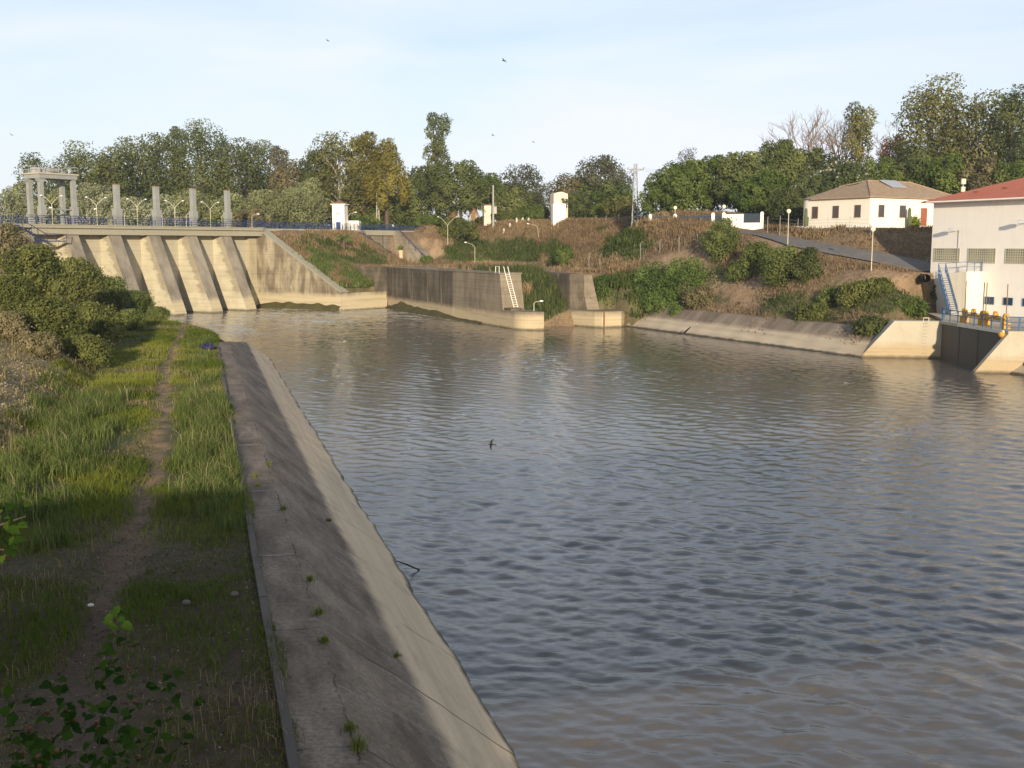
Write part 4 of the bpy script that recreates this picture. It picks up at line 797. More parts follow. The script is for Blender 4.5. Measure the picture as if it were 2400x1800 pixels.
# cream stair block with flight
PL = [(2216, 640), (2266, 637), (2264, 742), (2244, 742)]
A = [bld(*(lambda q: (q[0], -2.6, q[1]))(fac(x, y, -2.6))) for x, y in PL]; Bq = [a + BN * 2.58 for a in A]
st = empty('outdoor_stair', A[3], 'cream concrete stair block with blue handrails at the corner of the pump house', 'stair')
MB().prism(A, Bq).build('stair_block', M['cream'], st)
T0, T1 = A[0], A[3]; mb = MB(); n = 20
for k in range(n):
    q = T0 + (T1 - T0) * (k + .5) / n; mb.box(q - BN * .6 - [0, 0, .1], (.42, 1.15, .2), np.array([BA, BN, [0, 0, 1]]))
mb.build('step', M['steel'], st); mb = MB()
mb.prism([T0 - BN * 1.25 + [0, 0, .15], T1 - BN * 1.25 + [0, 0, .15], T1 - BN * 1.25 - [0, 0, .35], T0 - BN * 1.25 - [0, 0, .35]], [T0 - BN * 1.18 + [0, 0, .15], T1 - BN * 1.18 + [0, 0, .15], T1 - BN * 1.18 - [0, 0, .35], T0 - BN * 1.18 - [0, 0, .35]])
for o in (1.22, .05):
    for h in (1.15, .6): mb.tube([T0 - BN * o + [0, 0, h], T1 - BN * o + [0, 0, h]], .045, 6)
    for k in range(10): q = T0 + (T1 - T0) * k / 9 - BN * o; mb.tube([q, q + [0, 0, 1.15]], .045, 6)
mb.build('handrail', M['blue'], st)
LQ = A[0]; LR = A[1]
railing('landing_rail', [LQ - BN * 1.2, LQ + (LR - LQ) * .0 - BN * .0, LR + BN * .0, LR + BN * 2.5], 1.25, M['blue'], None, parent=st, levels=(.98, .5), gap=1.5)
# intake walls (they stand square to the low sun, so the recess lies in shade)
wv = (J1 - T1_) / np.linalg.norm(J1 - T1_); bk = np.array([-wv[1], wv[0], 0.])
it = empty('water_intake', J1, 'pale concrete intake with two sloping wing walls and a dark recessed gate', 'intake')
P = [T1_ + [0, 0, -1.2] - wv * 1.2, J1 + [0, 0, -1.2], J1 + [0, 0, 4.25], T1_ + wv * 3.5 + [0, 0, 4.25]]
w1 = MB().prism(P, [q + bk * 1.8 for q in P]).build('wing_wall', M['intake'], it)
mb = MB(); lp = T1_ + wv * 6.7
for z in np.arange(.6, 4.2, .38): mb.tube([lp - bk * .02 + [0, 0, z], lp - bk * .14 + [0, 0, z], lp - bk * .14 + wv * .45 + [0, 0, z], lp - bk * .02 + wv * .45 + [0, 0, z]], .014, 4)
mb.build('step_iron', M['steel'], w1)
mb = MB(); mb.tube([lp + bk * .1 + [0, 0, 4.2], lp + bk * .1 + [0, 0, 4.62], lp + bk * .1 + wv * .6 + [0, 0, 4.62], lp + bk * .1 + wv * .6 + [0, 0, 4.2]], .045, 6); mb.build('grab_handle', M['white'], w1)
jv = (J2 - J1) / np.linalg.norm(J2 - J1); jn = np.array([-jv[1], jv[0], 0])
P = [J2 + wv * 3.2 + [0, 0, -1.2], J2 - wv * 3.6 + [0, 0, -1.2], J2 - wv * 2.9 + [0, 0, 0], J2 + wv * .4 + [0, 0, 4.25], J2 + wv * 2.5 + [0, 0, 4.25], J2 + wv * 2.5 + [0, 0, 1.5]]
P = [q + jv * 1.5 for q in P]
MB().prism(P, [q - jv * .6 for q in P]).build('wing_wall', M['intake'], it)
fi = lambda a, b_, z: J1 + jv * a + jn * b_ + np.array([0, 0, z]); jl = np.linalg.norm(J2 - J1)
m, t = mat('shade_dark_gate_steel'); p = pos(t); z_ = sep(t, p)[2]; c = mix(t, ramp(t, noise(t, p, 1, 5, .6, (.5, .5, .1)), .4, .7), (.125, .13, .135), (.09, .085, .08)); c = mix(t, ramp(t, mth(t, 'ADD', z_, noise(t, p, .6)), 1.3, 2.1, (1, 1, 1, 1), (0, 0, 0, 1)), c, (.10, .085, .065)); bsdf(t, c, .7); M['gatesteel'] = m  # dark gate paint with the recess's shade also put into the colour
mb = MB(); mb.fbox(fi, .02, jl + .9, .0, .5, -1.2, 4.0)
for k in (.33, .66): mb.fbox(fi, jl * k, jl * k + .12, -.05, 0, -1, 3.95)
mb.build('gate_panel', M['gatesteel'], it)
mb = MB(); pts = [J1 + [-.25, .1, 0], J2 + jv * 1.5 + [.2, 0, 0], J2 + jv * 1.5 + wv * 2.5, np.array([66, 112.4, 0]), np.array([62.8, 124.2, 0]), np.array([57.1, 136.9, 0]), np.array([53, 138, 0]), J1 + wv * 1 + bk * 3]
mb.prism([q + [0, 0, 4.02] for q in pts], [q + [0, 0, 4.28] for q in pts]); mb.build('platform', M['intake'], it)
mb = MB(); mb.fbox(fi, -.1, jl + 1.0, -.12, .06, 3.98, 4.31); mb.build('edge_beam', M['cream'], it)
railing('platform_railing', [J1 + [0, 0, 4.28], J1 + jv * (jl + .3) + [0, 0, 4.28]], 1.4, M['blue'], 'light blue railing above the dark intake gate', 'light blue railings around the intake platform', levels=(.98, .62), gap=2.0, rp=.06, rr=.05)
railing('platform_railing', [J1 + jv * (jl + .3) + wv * .6 + [0, 0, 4.28], J2 + jv * 1.2 + wv * 2.6 + [0, 0, 4.28], np.array([60, 110, 3.2]), np.array([66, 108, 3.0])], 1.4, M['blue'], 'light blue railing turning past the near wing wall at the picture edge', 'light blue railings around the intake platform', levels=(.98, .6, .25), gap=1.1, rp=.09, rr=.06)
railing('platform_railing', [J1 + bk * 2.4 + wv * .6 + [0, 0, 4.28], J1 + wv * .2 + [0, 0, 4.28]], 1.4, M['blue'], 'short light blue railing at the stair foot end of the intake platform', 'light blue railings around the intake platform', levels=(.98, .55), gap=1.2, rp=.06, rr=.05)
# gate hoists with stems
for j, (a0, a1, lb) in enumerate(((2.2, 6.4, 'yellow gate hoist with two thin stems nearest the cream stair'), (7.0, 11.4, 'yellow gate hoist with two thin stems nearest the near wing wall'))):
    e = empty('gate_hoist', fi(a0, 1.5, 4.28), lb, 'gate hoist', 'yellow gate hoists on the intake platform'); B0 = 1.5
    MB().fbox(fi, a0 - .15, a1 + .15, B0 - .22, B0 + .22, 5.05, 5.35).build('beam', M['yellow'], e)
    mb = MB()
    for a in (a0, a1): mb.fbox(fi, a - .35, a + .35, B0 - .35, B0 + .35, 4.28, 5.02)
    mb.build('pedestal', M['yellow'], e)
    for a in (a0, a1):
        mb = MB(); mb.tube([fi(a, B0, 5.35), fi(a, B0, 5.85)], [.33, .25], 10); mb.tube([fi(a - .4, B0, 5.6), fi(a + .45, B0, 5.6)], .17, 8); mb.build('gearbox', M['yellow'], e)
        MB().tube([fi(a, B0, 5.85), fi(a, B0, 8.9)], .05, 6).build('stem', M['rust'], e)
    a = (a0 + a1) / 2; mb = MB(); mb.tube([fi(a, B0, 5.3), fi(a, B0, 5.95)], [.36, .22], 10); mb.ball(fi(a + .3, B0 - .2, 5.6), .25, 8, 6); mb.build('motor', M['yellow'], e)
mb = MB(); q = J2 + jv * .8 + [-.1, 0, 3.9]; mb.ball(q, .33, 10, 7); mb.tube([q, q + [.5, 0, .2]], .12, 8); setp(mb.build('warning_lamp', M['yellow'], None, q), 'yellow warning lamp at the top of the near wing wall', 'lamp')

# ------------------------------------------------------------------ white house with tiled roof
def hou(l, r, z): return HC + HSC * (HL * l + HR * r) + np.array([0, 0, 13 + HSC * (z - 13)])
ho = empty('house', HC + [0, 0, HBW], 'white single storey house with a brown tiled hip roof and barred windows', 'house')
arc = [(11.4 + 1.8 * math.sin(a), 1.8 - 1.8 * math.cos(a)) for a in np.linspace(0, math.pi / 2, 7)]
ring = [(0, 0)] + arc + [(13.2, 9), (10, 9), (10, 19), (0, 19)]
MB().prism([hou(l, r, HB - 1.5) for l, r in ring], [hou(l, r, HT) for l, r in ring]).build('wall', M['house'], ho)
m, t = mat('roof_tile'); p = pos(t); bsdf(t, mix(t, ramp(t, noise(t, p, 1.6, 6, .75), .35, .68), (.43, .315, .205), (.27, .185, .12)), .9, mth(t, 'SINE', mth(t, 'MULTIPLY', dot(t, p, (.854, .52, 0)), 26)), .7, .06); M['tile'] = m
def hip(l0, l1, r0, r1, z0, ra, rb, zr): 
    e0 = [hou(l0, r0, z0), hou(l1, r0, z0), hou(l1, r1, z0), hou(l0, r1, z0)]; b8 = [q - [0, 0, .14] for q in e0]; a, b_ = hou(*ra, zr), hou(*rb, zr)
    f = [[0, 6, 7, 1], [1, 7, 8, 2], [2, 8, 9, 3], [3, 9, 6, 0], [6, 9, 8, 7]]
    return e0 + [a, b_] + b8, f
v, f = hip(-.45, 10.4, -.45, 19.4, HT + .02, (4.9, 5.0), (4.9, 14.2), 21.95); mb = MB(); mb.add(v, f + [[1, 0, 4], [0, 3, 5, 4], [3, 2, 5], [2, 1, 4, 5]])
arcE = [(11.4 + 2.2 * math.sin(a), 1.8 - 2.2 * math.cos(a)) for a in np.linspace(0, math.pi / 2, 7)]
eL = [(4.5, -.4)] + arcE + [(13.6, 9.4), (4.5, 9.4)]; nL = len(eL)
apx = [(4.5, 4.6, 21.55), (9.6, 4.5, 21.3)]
mb.add([hou(l, r, HT + .03) for l, r in eL] + [hou(*apx[0]), hou(*apx[1])], [[0, 1, nL + 1, nL]] + [[k, k + 1, nL + 1] for k in range(1, nL - 2)] + [[nL - 2, nL - 1, nL, nL + 1]])
mb.build('roof', M['tile'], ho)
mb = MB(); mb.tube([hou(-.45, -.45, HT + .06), hou(4.9, 5.0, 22.0)], .11, 6); mb.tube([hou(4.9, 5.0, 22.0), hou(4.9, 14.2, 22.0)], .11, 6); mb.tube([hou(4.9, 14.2, 22.0), hou(-.45, 19.4, HT + .06)], .11, 6); mb.tube([hou(4.9, 5, 21.95), hou(9.6, 4.5, 21.35)], .1, 6); mb.build('ridge_tiles', M['tile'], ho)
mb = MB(); mb.hexa([hou(2.6, 7.6, 21.0), hou(4.6, 7.2, 22.05), hou(4.6, 10.6, 22.05), hou(2.6, 10.6, 21.0), hou(2.56, 7.6, 21.1), hou(4.56, 7.2, 22.15), hou(4.56, 10.6, 22.15), hou(2.56, 10.6, 21.1)]); mb.build('solar_panel', plain('solar_glass', (.36, .38, .42), .45), ho)
def hwall(px, side):   # parameter along a wall at a photo column
    qs = np.arange(0, 19, .02); return min(qs, key=lambda q: abs(proj(hou(q, 0, 17) if side == 'l' else hou(0, q, 17))[0] - px))
def hwin(side, x0, x1, z0, z1, name, m_):
    a0, a1 = sorted((hwall(x0, side), hwall(x1, side))); fr = (lambda a, b_, z: hou(a, b_, z)) if side == 'l' else (lambda a, b_, z: hou(b_, a, z))
    w_ = MB().fbox(fr, a0, a1, -.025, .1, z0, z1).build(name, m_, ho); mb = MB()
    for a, b_ in ((a0 - .07, a0), (a1, a1 + .07)): mb.fbox(fr, a, b_, -.06, 0, z0, z1)
    mb.fbox(fr, a0 - .07, a1 + .07, -.06, 0, z1, z1 + .08)
    if name == 'window':
        mb.fbox(fr, a0 - .1, a1 + .1, -.1, 0, z0 - .08, z0)
        for k in range(1, 5): a = a0 + (a1 - a0) * k / 5; mb.tube([fr(a, -.06, z0), fr(a, -.06, z1)], .014, 4)
    mb.build('frame', M['rust'] if name == 'window' else M['redgate'], w_); return w_
WG = plain('house_window_glass', (.06, .07, .075), .2)  # dark grey glass of the house windows
for x0, x1 in ((1904, 1916), (1952.5, 1965), (2003.5, 2016.5)): hwin('l', x0, x1, 16.75, 18.3, 'window', WG)
for x0, x1 in ((2059, 2071), (2108.5, 2121)): hwin('r', x0, x1, 16.75, 18.3, 'window', WG)
hwin('r', 2158.5, 2171, 15.6, 18.0, 'door', M['redgate'])
stm = plain('whitewashed_stone', (.72, .68, .6), .9)
def stone_row(name, fn, n, label, group):
    proto = []
    for j in range(3):
        mb = MB(); mb.ball((0, 0, 0), .3, 7, 5, sc=(1.1, .85, .75)); o = mb.v; r = np.random.default_rng(j); mb.v = [tuple(np.array(q) * (1 + r.uniform(-.18, .18))) for q in o]; ob = mb.build(name, stm, None, (0, 0, 0), smooth=True); proto.append(ob)
    for k in range(n):
        o = proto[k] if k < 3 else proto[k % 3].copy()
        if k >= 3: C.objects.link(o)
        q = fn(k / (n - 1)); o.location = Vector(q); o.rotation_euler = (0, 0, random.uniform(0, 6)); s = random.uniform(.8, 1.25); o.scale = (s, s, s); setp(o, label, 'stone', group)
stone_row('border_stone', lambda f: hou(15 - f * 16.5, -1.0, HB + .02), 44, 'whitewashed stone in the border row along the window side of the house', 'whitewashed border stones along the house')
def cactus(l, r, h, label):
    b = hou(l, r, HB - .1); e = empty('cactus', b, label, 'cactus'); mb = MB(); n = 9; P = []; 
    mb.tube([b, b + [0, 0, h * .3], b + [0, 0, h * .9], b + [0, 0, h]], [.2, .26, .24, .08], 9); mb.tube([b + [.25, 0, 0], b + [.32, 0, h * .5], b + [.32, 0, h * .58]], [.14, .17, .05], 8); mb.build('stem', plain('cactus_skin', (.10, .12, .045), .8), e, smooth=True)
cactus(hwall(1900.5, 'l'), -1.0, 3.2, 'tall brownish column cactus beside the leftmost window of the house'); cactus(-.9, hwall(2119, 'r'), 3.1, 'tall green column cactus between the window and red door of the house')
# telecom mast behind the red roof
q = aty(2256, 460, 175); e = empty('antenna_mast', q, 'short grey antenna mast rising between the house roof and the red roof', 'mast'); MB().tube([q - [0, 0, 4], q + [0, 0, 2.7]], .1, 6).build('pole', M['steel'], e)
fr = lambda a, b_, z: q + np.array([a, b_, z]); mb = MB(); mb.fbox(fr, -.35, .35, -.2, .2, 1.9, 2.75); mb.fbox(fr, -.32, .3, -.2, .2, .7, 1.5); mb.build('antenna_panel', M['pole'], e)

# ------------------------------------------------------------------ gate wall, fences, globe lamps
def gw(px, z, back=0.0):
    Y = np.interp(px, [1500, 1800], [202, 186]) + back; q = aty(px, 540, Y); return np.array([q[0], q[1], z])
GB, GT = 14.9, 18.15
e = empty('gate_wall', gw(1740, GB), 'bright white garden wall with capped pillars and dark blue mesh panels', 'wall')
WP = paint('bright_gate_paint', (.84, .82, .75), .8, .03)
for x0, x1, zt in ((1520, 1527, 18.5), (1577, 1586, 18.4), (1666.5, 1674.5, 18.5), (1691.5, 1700, 18.5), (1781, 1789, 18.5)):
    mb = MB(); a, b_ = gw(x0, 0, -.3), gw(x1, 0, -.3); c, d = gw(x1, 0, .4), gw(x0, 0, .4)
    mb.hexa([q + [0, 0, GB - 1] for q in (a, b_, c, d)] + [q + [0, 0, zt - .3] for q in (a, b_, c, d)]); ctr = (a + b_ + c + d) / 4; k = lambda q, f, z: ctr + (q - ctr) * f + [0, 0, z]
    mb.prism([k(q, 1.15, zt - .3) for q in (a, b_, c, d)], [k(q, .5, zt) for q in (a, b_, c, d)]); mb.build('pillar', WP, e)
def gslab(x0, x1, z0, z1, name, m_, th=.15, bk_=0):
    a, b_, c, d = gw(x0, 0, -th + bk_), gw(x1, 0, -th + bk_), gw(x1, 0, th + bk_), gw(x0, 0, th + bk_); return MB().hexa([q + [0, 0, z0] for q in (a, b_, c, d)] + [q + [0, 0, z1] for q in (a, b_, c, d)]).build(name, m_, e)
gslab(1700, 1742, GB - 1, GT, 'wall_panel', WP); gslab(1742, 1781, GB - 1, 16.65, 'wall_panel', WP)
NM = plain('dark_blue_mesh', (.045, .06, .075), .7)
for x0, x1, z0, z1 in ((1742, 1781, 16.65, GT), (1527, 1577, 16.2, 17.95), (1586, 1666.5, 16.0, 17.95), (1674.5, 1691.5, 15.3, 18.0)):
    g = gslab(x0, x1, z0, z1, 'mesh_panel', NM, .02); mb = MB(); 
    for f in np.linspace(0, 1, max(2, int((x1 - x0) / 20) + 1)): q = gw(x0 + (x1 - x0) * f, 0, -.05); mb.tube([q + [0, 0, z0], q + [0, 0, z1]], .03, 4)
    mb.tube([gw(x0, z1, -.05), gw(x1, z1, -.05)], .035, 4); mb.build('frame', M['blue'], g)
mb = MB(); a, b_ = gw(1709, 15.6, -.25), gw(1729, 17.9, -.25); mb.tube([a, b_], .02, 4); mb.build('cable', M['steel'], e)
def globe(base, h, r, label, group, pr=.07):
    b = np.asarray(base, float); e = empty('globe_lamp', b, label, 'lamp post', group)
    MB().tube([b - [0, 0, .3], b + [0, 0, h - r]], [pr, pr * .8], 8).build('pole', M['pole'], e); MB().tube([b + [0, 0, h - r - .05], b + [0, 0, h - r + .1]], pr * 1.8, 8).build('collar', M['pole'], e); MB().ball(b + [0, 0, h], r, 14, 9).build('globe', M['globe'], e, smooth=True)
GG = 'globe lamps on the slope and gate pillars'
for px, lb in ((1581.5, 'small globe lamp on the white pillar between the mesh panels'), (1695.5, 'small globe lamp on the white pillar at the end of the solid gate wall')): globe(gw(px, 18.5), 1.0, .34, lb, GG, .06)
for px, pyb, pyg, Y, lb in ((1846, 577, 495, 160, 'tall globe lamp beside the upper end of the road, left of the house'), (2042, 634, 537, 143, 'tall globe lamp on the slope below the corner of the white house')):
    q = aty(px, pyb, Y); g = aty(px, pyg, Y); zt = float(terrain(q[0], q[1])); globe((q[0], q[1], zt), g[2] - zt, .33, lb, GG)
def wire_fence(posts, label, group, bent=True, wires=4):
    """posts: (px, py_base, py_top, Y)"""
    B0 = []; e = None
    for px, pb, pt, Y in posts:
        q = aty(px, pb, Y); z = min(q[2], float(terrain(q[0], q[1]))); top = aty(px, pt, Y)[2]; B0.append((np.array([q[0], q[1], z - .3]), top))
    e = empty('wire_fence', B0[0][0], label, 'fence', group)
    for b, tp in B0:
        P = [b, np.array([b[0], b[1], tp - .35]), np.array([b[0] + (.3 if bent else 0), b[1] - .1, tp])]; MB().tube(P, .038, 6).build('post', M['steel'], e)
    mb = MB()
    for w_ in np.linspace(.2, .95, wires): mb.tube([b + [0, 0, .3 + (tp - b[2] - .6) * w_] for b, tp in B0], .012, 4)
    mb.build('wire', M['reedwire'], e); return e
wire_fence([(1380, 630, 590, 198), (1406, 635, 594, 191), (1501, 616, 566, 186), (1546, 606, 560, 183), (1591, 598, 552, 180), (1634, 575, 545, 178)], 'wire fence with pale posts climbing the bare mound by the lock', 'wire fences')
wire_fence([(1343, 526, 508, 268), (1371, 521, 506, 265), (1396, 521, 504, 261), (1420, 518, 503, 257), (1439, 520, 507, 254), (1449, 522, 500, 251), (1502, 522, 505, 225), (1509, 522, 504, 224), (1557, 522, 500, 215), (1600, 520, 500, 208), (1637, 520, 499, 203)], 'wire fence with bent post tops along the crest of the brown hill', 'wire fences')
wire_fence([(1799, 535, 507, 176), (1828, 533, 505, 172), (1870, 532, 512, 172), (1940, 532, 509, 167), (1992, 532, 507, 162.5), (2040, 532, 507, 160)], 'thin wire fence in front of the white house', 'wire fences', False)
rb = empty('bollard', (0, 0, 0), 'x', 'bollard'); bpy.data.objects.remove(rb)
for j, px in enumerate((1181, 1195, 1211, 1225, 1239)):
    q = aty(px, 533, 273); z = float(terrain(q[0], q[1])); mb = MB(); mb.tube([(q[0], q[1], z - .3), (q[0], q[1], z + .75), (q[0], q[1], z + 1.0)], [.3, .28, .12], 8)
    setp(mb.build('bollard', M['pole'], None, (q[0], q[1], z)), 'pale concrete bollard in the row on the hill crest, ' + ['nearest the pink shed', 'second from the pink shed', 'middle of the five', 'fourth from the pink shed', 'nearest the white block'][j], 'bollard', 'row of pale bollards on the hill crest')
# planters in the lock yard
for px, py, Y, lb in ((940, 618, 247, 'small cream planter at the foot of the head wall with a green plant'), (1125, 621, 236, 'orange brown clump of pots beside the thin lamp post in the yard')):
    q = aty(px, py, Y); z = float(terrain(q[0], q[1])); e = empty('planter', (q[0], q[1], z), lb, 'planter'); b = np.array([q[0], q[1], z]); mb = MB()
    if px < 1000: mb.tube([b, b + [0, 0, .7], b + [0, 0, 1.9]], [.65, .45, .6], 10)
    else:
        for dx in (-1.3, -.5, .5, 1.2): mb.tube([b + [dx, 0, 0], b + [dx, 0, .8 + .3 * abs(dx)]], [.3, .42], 9)
    mb.build('pot', paint('terracotta', (.55, .42, .27) if px < 1000 else (.40, .2, .1), .85), e)
# culvert pipe in the bank, small litter, sticks, birds
q = aty(2172, 652, 138.5); mb = MB(); mb.tube([q + [.3, 2.5, 0], q + [-.1, -.2, 0]], .5, 14, cap=False); setp(mb.build('culvert_pipe', M['black'], None, q), 'dark pipe mouth in the bank beside the pump house corner', 'pipe')
q = can(.4, 96, 4.05); mb = MB(); mb.ball(q + [0, 0, .22], .42, 9, 7, sc=(1.2, .9, .7)); mb.v = [tuple(np.array(v) * 1 + RNG.normal(0, .05, 3)) for v in mb.v]; mb.ball(q + [.35, .1, .2], .25, 8, 6, sc=(1, .8, 1)); setp(mb.build('bag', plain('dark_blue_plastic', (.02, .02, .07), .5), None, q), 'crumpled dark blue bag lying in the grass near the end of the bank', 'bag')
a, b_ = atz(930, 1322, .45), atz(972, 1343, -.1); setp(MB().tube([a + [0, 0, .12], (a + b_) / 2 + [.05, 0, .16], b_ + [.25, 0, .1]], [.02, .035, .03], 6).build('stick', M['black'], None, a), 'thin black stick lying down the pale bank into the water', 'stick')
a = atz(1602, 783, .3); b_ = atz(1618, 771, 1.0); setp(MB().tube([a + [0, 0, .1], b_ + [0, 0, .25]], [.16, .08], 6).build('branch', M['black'], None, a), 'short dark branch washed up on the lining of the far bank', 'branch')
def bird(loc, span, yaw, roll, label, name='bird', m_=None, pitch=0., group=None):
    """wings spread: forked tail, slim body, swept wings"""
    s = span / 2; R = Matrix.Rotation(yaw, 3, 'Z') @ Matrix.Rotation(roll, 3, 'Y') @ Matrix.Rotation(pitch, 3, 'X'); T = lambda v: np.array(loc) + np.array(R @ Vector(v)); mb = MB()
    prof = [(-.62, .015), (-.45, .05), (-.15, .12), (.12, .15), (.3, .11), (.4, .085), (.5, .07), (.6, .012)]
    mb.tube([T((0, y * s, 0)) for y, _ in prof], [r * s for _, r in prof], 8)
    for sd in (-1, 1):
        W = [(.08, .18), (.4, .26), (.72, .12), (1.0, -.32), (.66, -.1), (.36, -.12), (.08, -.16)]
        mb.prism([T((sd * x * s, y * s, .03 * s + .12 * s * x)) for x, y in W], [T((sd * x * s, y * s, .05 * s + .12 * s * x)) for x, y in W])
        mb.prism([T((0, -.5 * s, 0)), T((sd * .1 * s, -.55 * s, 0)), T((sd * .24 * s, -.95 * s, 0)), T((sd * .02 * s, -.66 * s, 0))], [T((0, -.5 * s, .02 * s)), T((sd * .1 * s, -.55 * s, .02 * s)), T((sd * .24 * s, -.95 * s, .02 * s)), T((sd * .02 * s, -.66 * s, .02 * s))])
    return setp(mb.build(name, m_ or M['black'], None, loc), label, 'bird', group)
bird(aty(1152, 1042, 26), .30, 1.25, -1.15, 'black swallow flying low over the water with wings spread', 'swallow')
for px, py, Y, lb in ((1181, 142, 60, 'tiny dark bird high in the sky above the middle of the dam wood'), (1155, 317, 90, 'tiny dark bird in the sky just right of the tall slim eucalyptus'), (768, 95, 90, 'tiny dark bird high in the sky above the yellow green trees'), (27, 316, 80, 'tiny dark bird in the sky at the picture edge above the gantry'), (1250, 333, 110, 'faint tiny bird in the sky left of the lattice pylon')):
    bird(aty(px, py, Y), .42, 1.0, .5, lb, 'swallow', None, .2, 'swallows high in the sky')
WF = plain('white_feather', (.8, .8, .78), .7)
for px, py, lb in ((1768, 754, 'white bird flying low over the far canal lining'), (1640, 764, 'small white bird resting on the far canal lining')):
    q = atz(px, py, 1.9 if px > 1700 else 1.35); bird(q + [-.5, -.4, .9 if px > 1700 else .35], .95 if px > 1700 else .5, .7, .5, lb, 'egret', WF, .1, 'white birds at the far bank')

# ------------------------------------------------------------------ foliage builders
def unit(v): return v / (np.linalg.norm(v, axis=-1, keepdims=True) + 1e-9)
def leaf_quads(P, size, rng, aspect=1.7, droop=0.0, nrm=None):
    """rhombic leaf sprays at points P"""
    n = len(P); nn = rng.normal(size=(n, 3)) if nrm is None else rng.normal(size=(n, 3)) * .55 + nrm * 1.25; a = unit(np.cross(nn, rng.normal(size=(n, 3)))); b = unit(np.cross(nn, a)); s = (size * rng.uniform(.6, 1.35, n))[:, None]
    V = np.stack([P - a * s * .5 * aspect, P + b * s * .5, P + a * s * .5 * aspect, P - b * s * .5], 1).reshape(-1, 3)
    return V, np.arange(4 * n).reshape(-1, 4)
def crown_points(blobs, n, rng, hollow=.45, gap=.5, gs=1.0, rag=.07):
    B = np.array(blobs, float); w = np.prod(B[:, 3:6], 1) ** (2 / 3.); w /= w.sum(); k = rng.choice(len(B), int(n * 1.7), p=w); d = unit(rng.normal(size=(len(k), 3))); r = hollow + (1 - hollow) * rng.uniform(0, 1, len(k)) ** .6
    r = r * (1 + .16 * np.sin(d[:, 0] * 5 + k) * np.cos(d[:, 2] * 6 + k * 2)); P = B[k, :3] + d * r[:, None] * B[k, 3:6]
    q = P * gs; f = vnoise(q[:, 0] + q[:, 2] * .7 + 100, q[:, 1] + q[:, 2] * .5 + 100, 17) * .6 + vnoise(q[:, 0] * 2.3 - q[:, 2] * 1.9 + 300, q[:, 2] * 2.1 + q[:, 1] * 1.3 + 300, 19) * .4
    m = f > np.quantile(f, 1 - 1 / 1.7) * gap; P, k, d = P[m][:n], k[m][:n], d[m][:n]; crown_points.d = d; P = P + d * (rng.exponential(rag, len(P)).clip(0, rag * 3.2) * (rng.uniform(0, 1, len(P)) < .4))[:, None] * B[k, 3:6] * [1, 1, 1.25]
    v = np.clip(rng.normal(.42, .07, len(P)) + (rng.uniform(-.3, .3, len(B)))[k] , 0, 1); return P, v
LM = {}
def leafm(key):
    if key not in LM:
        a, b, tr = {'euc': ((0.066, 0.095, 0.031), (0.221, 0.235, 0.08), 0.33), 'euc_olive': ((0.104, 0.114, 0.036), (0.351, 0.325, 0.111), 0.37), 'yellow': ((0.125, 0.12, 0.026), (0.374, 0.322, 0.073), 0.40), 'green': ((0.07, 0.109, 0.025), (0.21, 0.255, 0.069), 0.35), 'feather': ((0.093, 0.122, 0.038), (0.248, 0.274, 0.095), 0.37), 'grey': ((0.221, 0.24, 0.13), (0.52, 0.533, 0.338), 0.40),
                    'greyd': ((0.172, 0.194, 0.085), (0.386, 0.4, 0.195), 0.35), 'brown': ((0.111, 0.104, 0.052), (0.305, 0.26, 0.13), 0.33), 'rust': ((0.143, 0.078, 0.039), (0.312, 0.182, 0.091), 0.30), 'dark': ((0.059, 0.079, 0.028), (0.18, 0.199, 0.068), 0.30), 'oleander': ((0.065, 0.091, 0.034), (0.195, 0.221, 0.091), 0.33), 'bright': ((0.104, 0.156, 0.019), (0.286, 0.351, 0.052), 0.40), 'thin': ((0.078, 0.085, 0.046), (0.182, 0.189, 0.111), 0.35),
                    'bush': ((.085, .105, .03), (.255, .26, .08), .35), 'bushgrey': ((0.156, 0.143, 0.072), (0.364, 0.305, 0.169), 0.35), 'bramble': ((0.075, 0.122, 0.029), (0.209, 0.286, 0.072), 0.35), 'shrub': ((0.095, 0.124, 0.033), (0.267, 0.304, 0.098), 0.35), 'palm': ((.10, .14, .035), (.30, .33, .10), .3)}[key]
        LM[key] = leaf_mat('leaf_' + key, a, b, tr)
    return LM[key]
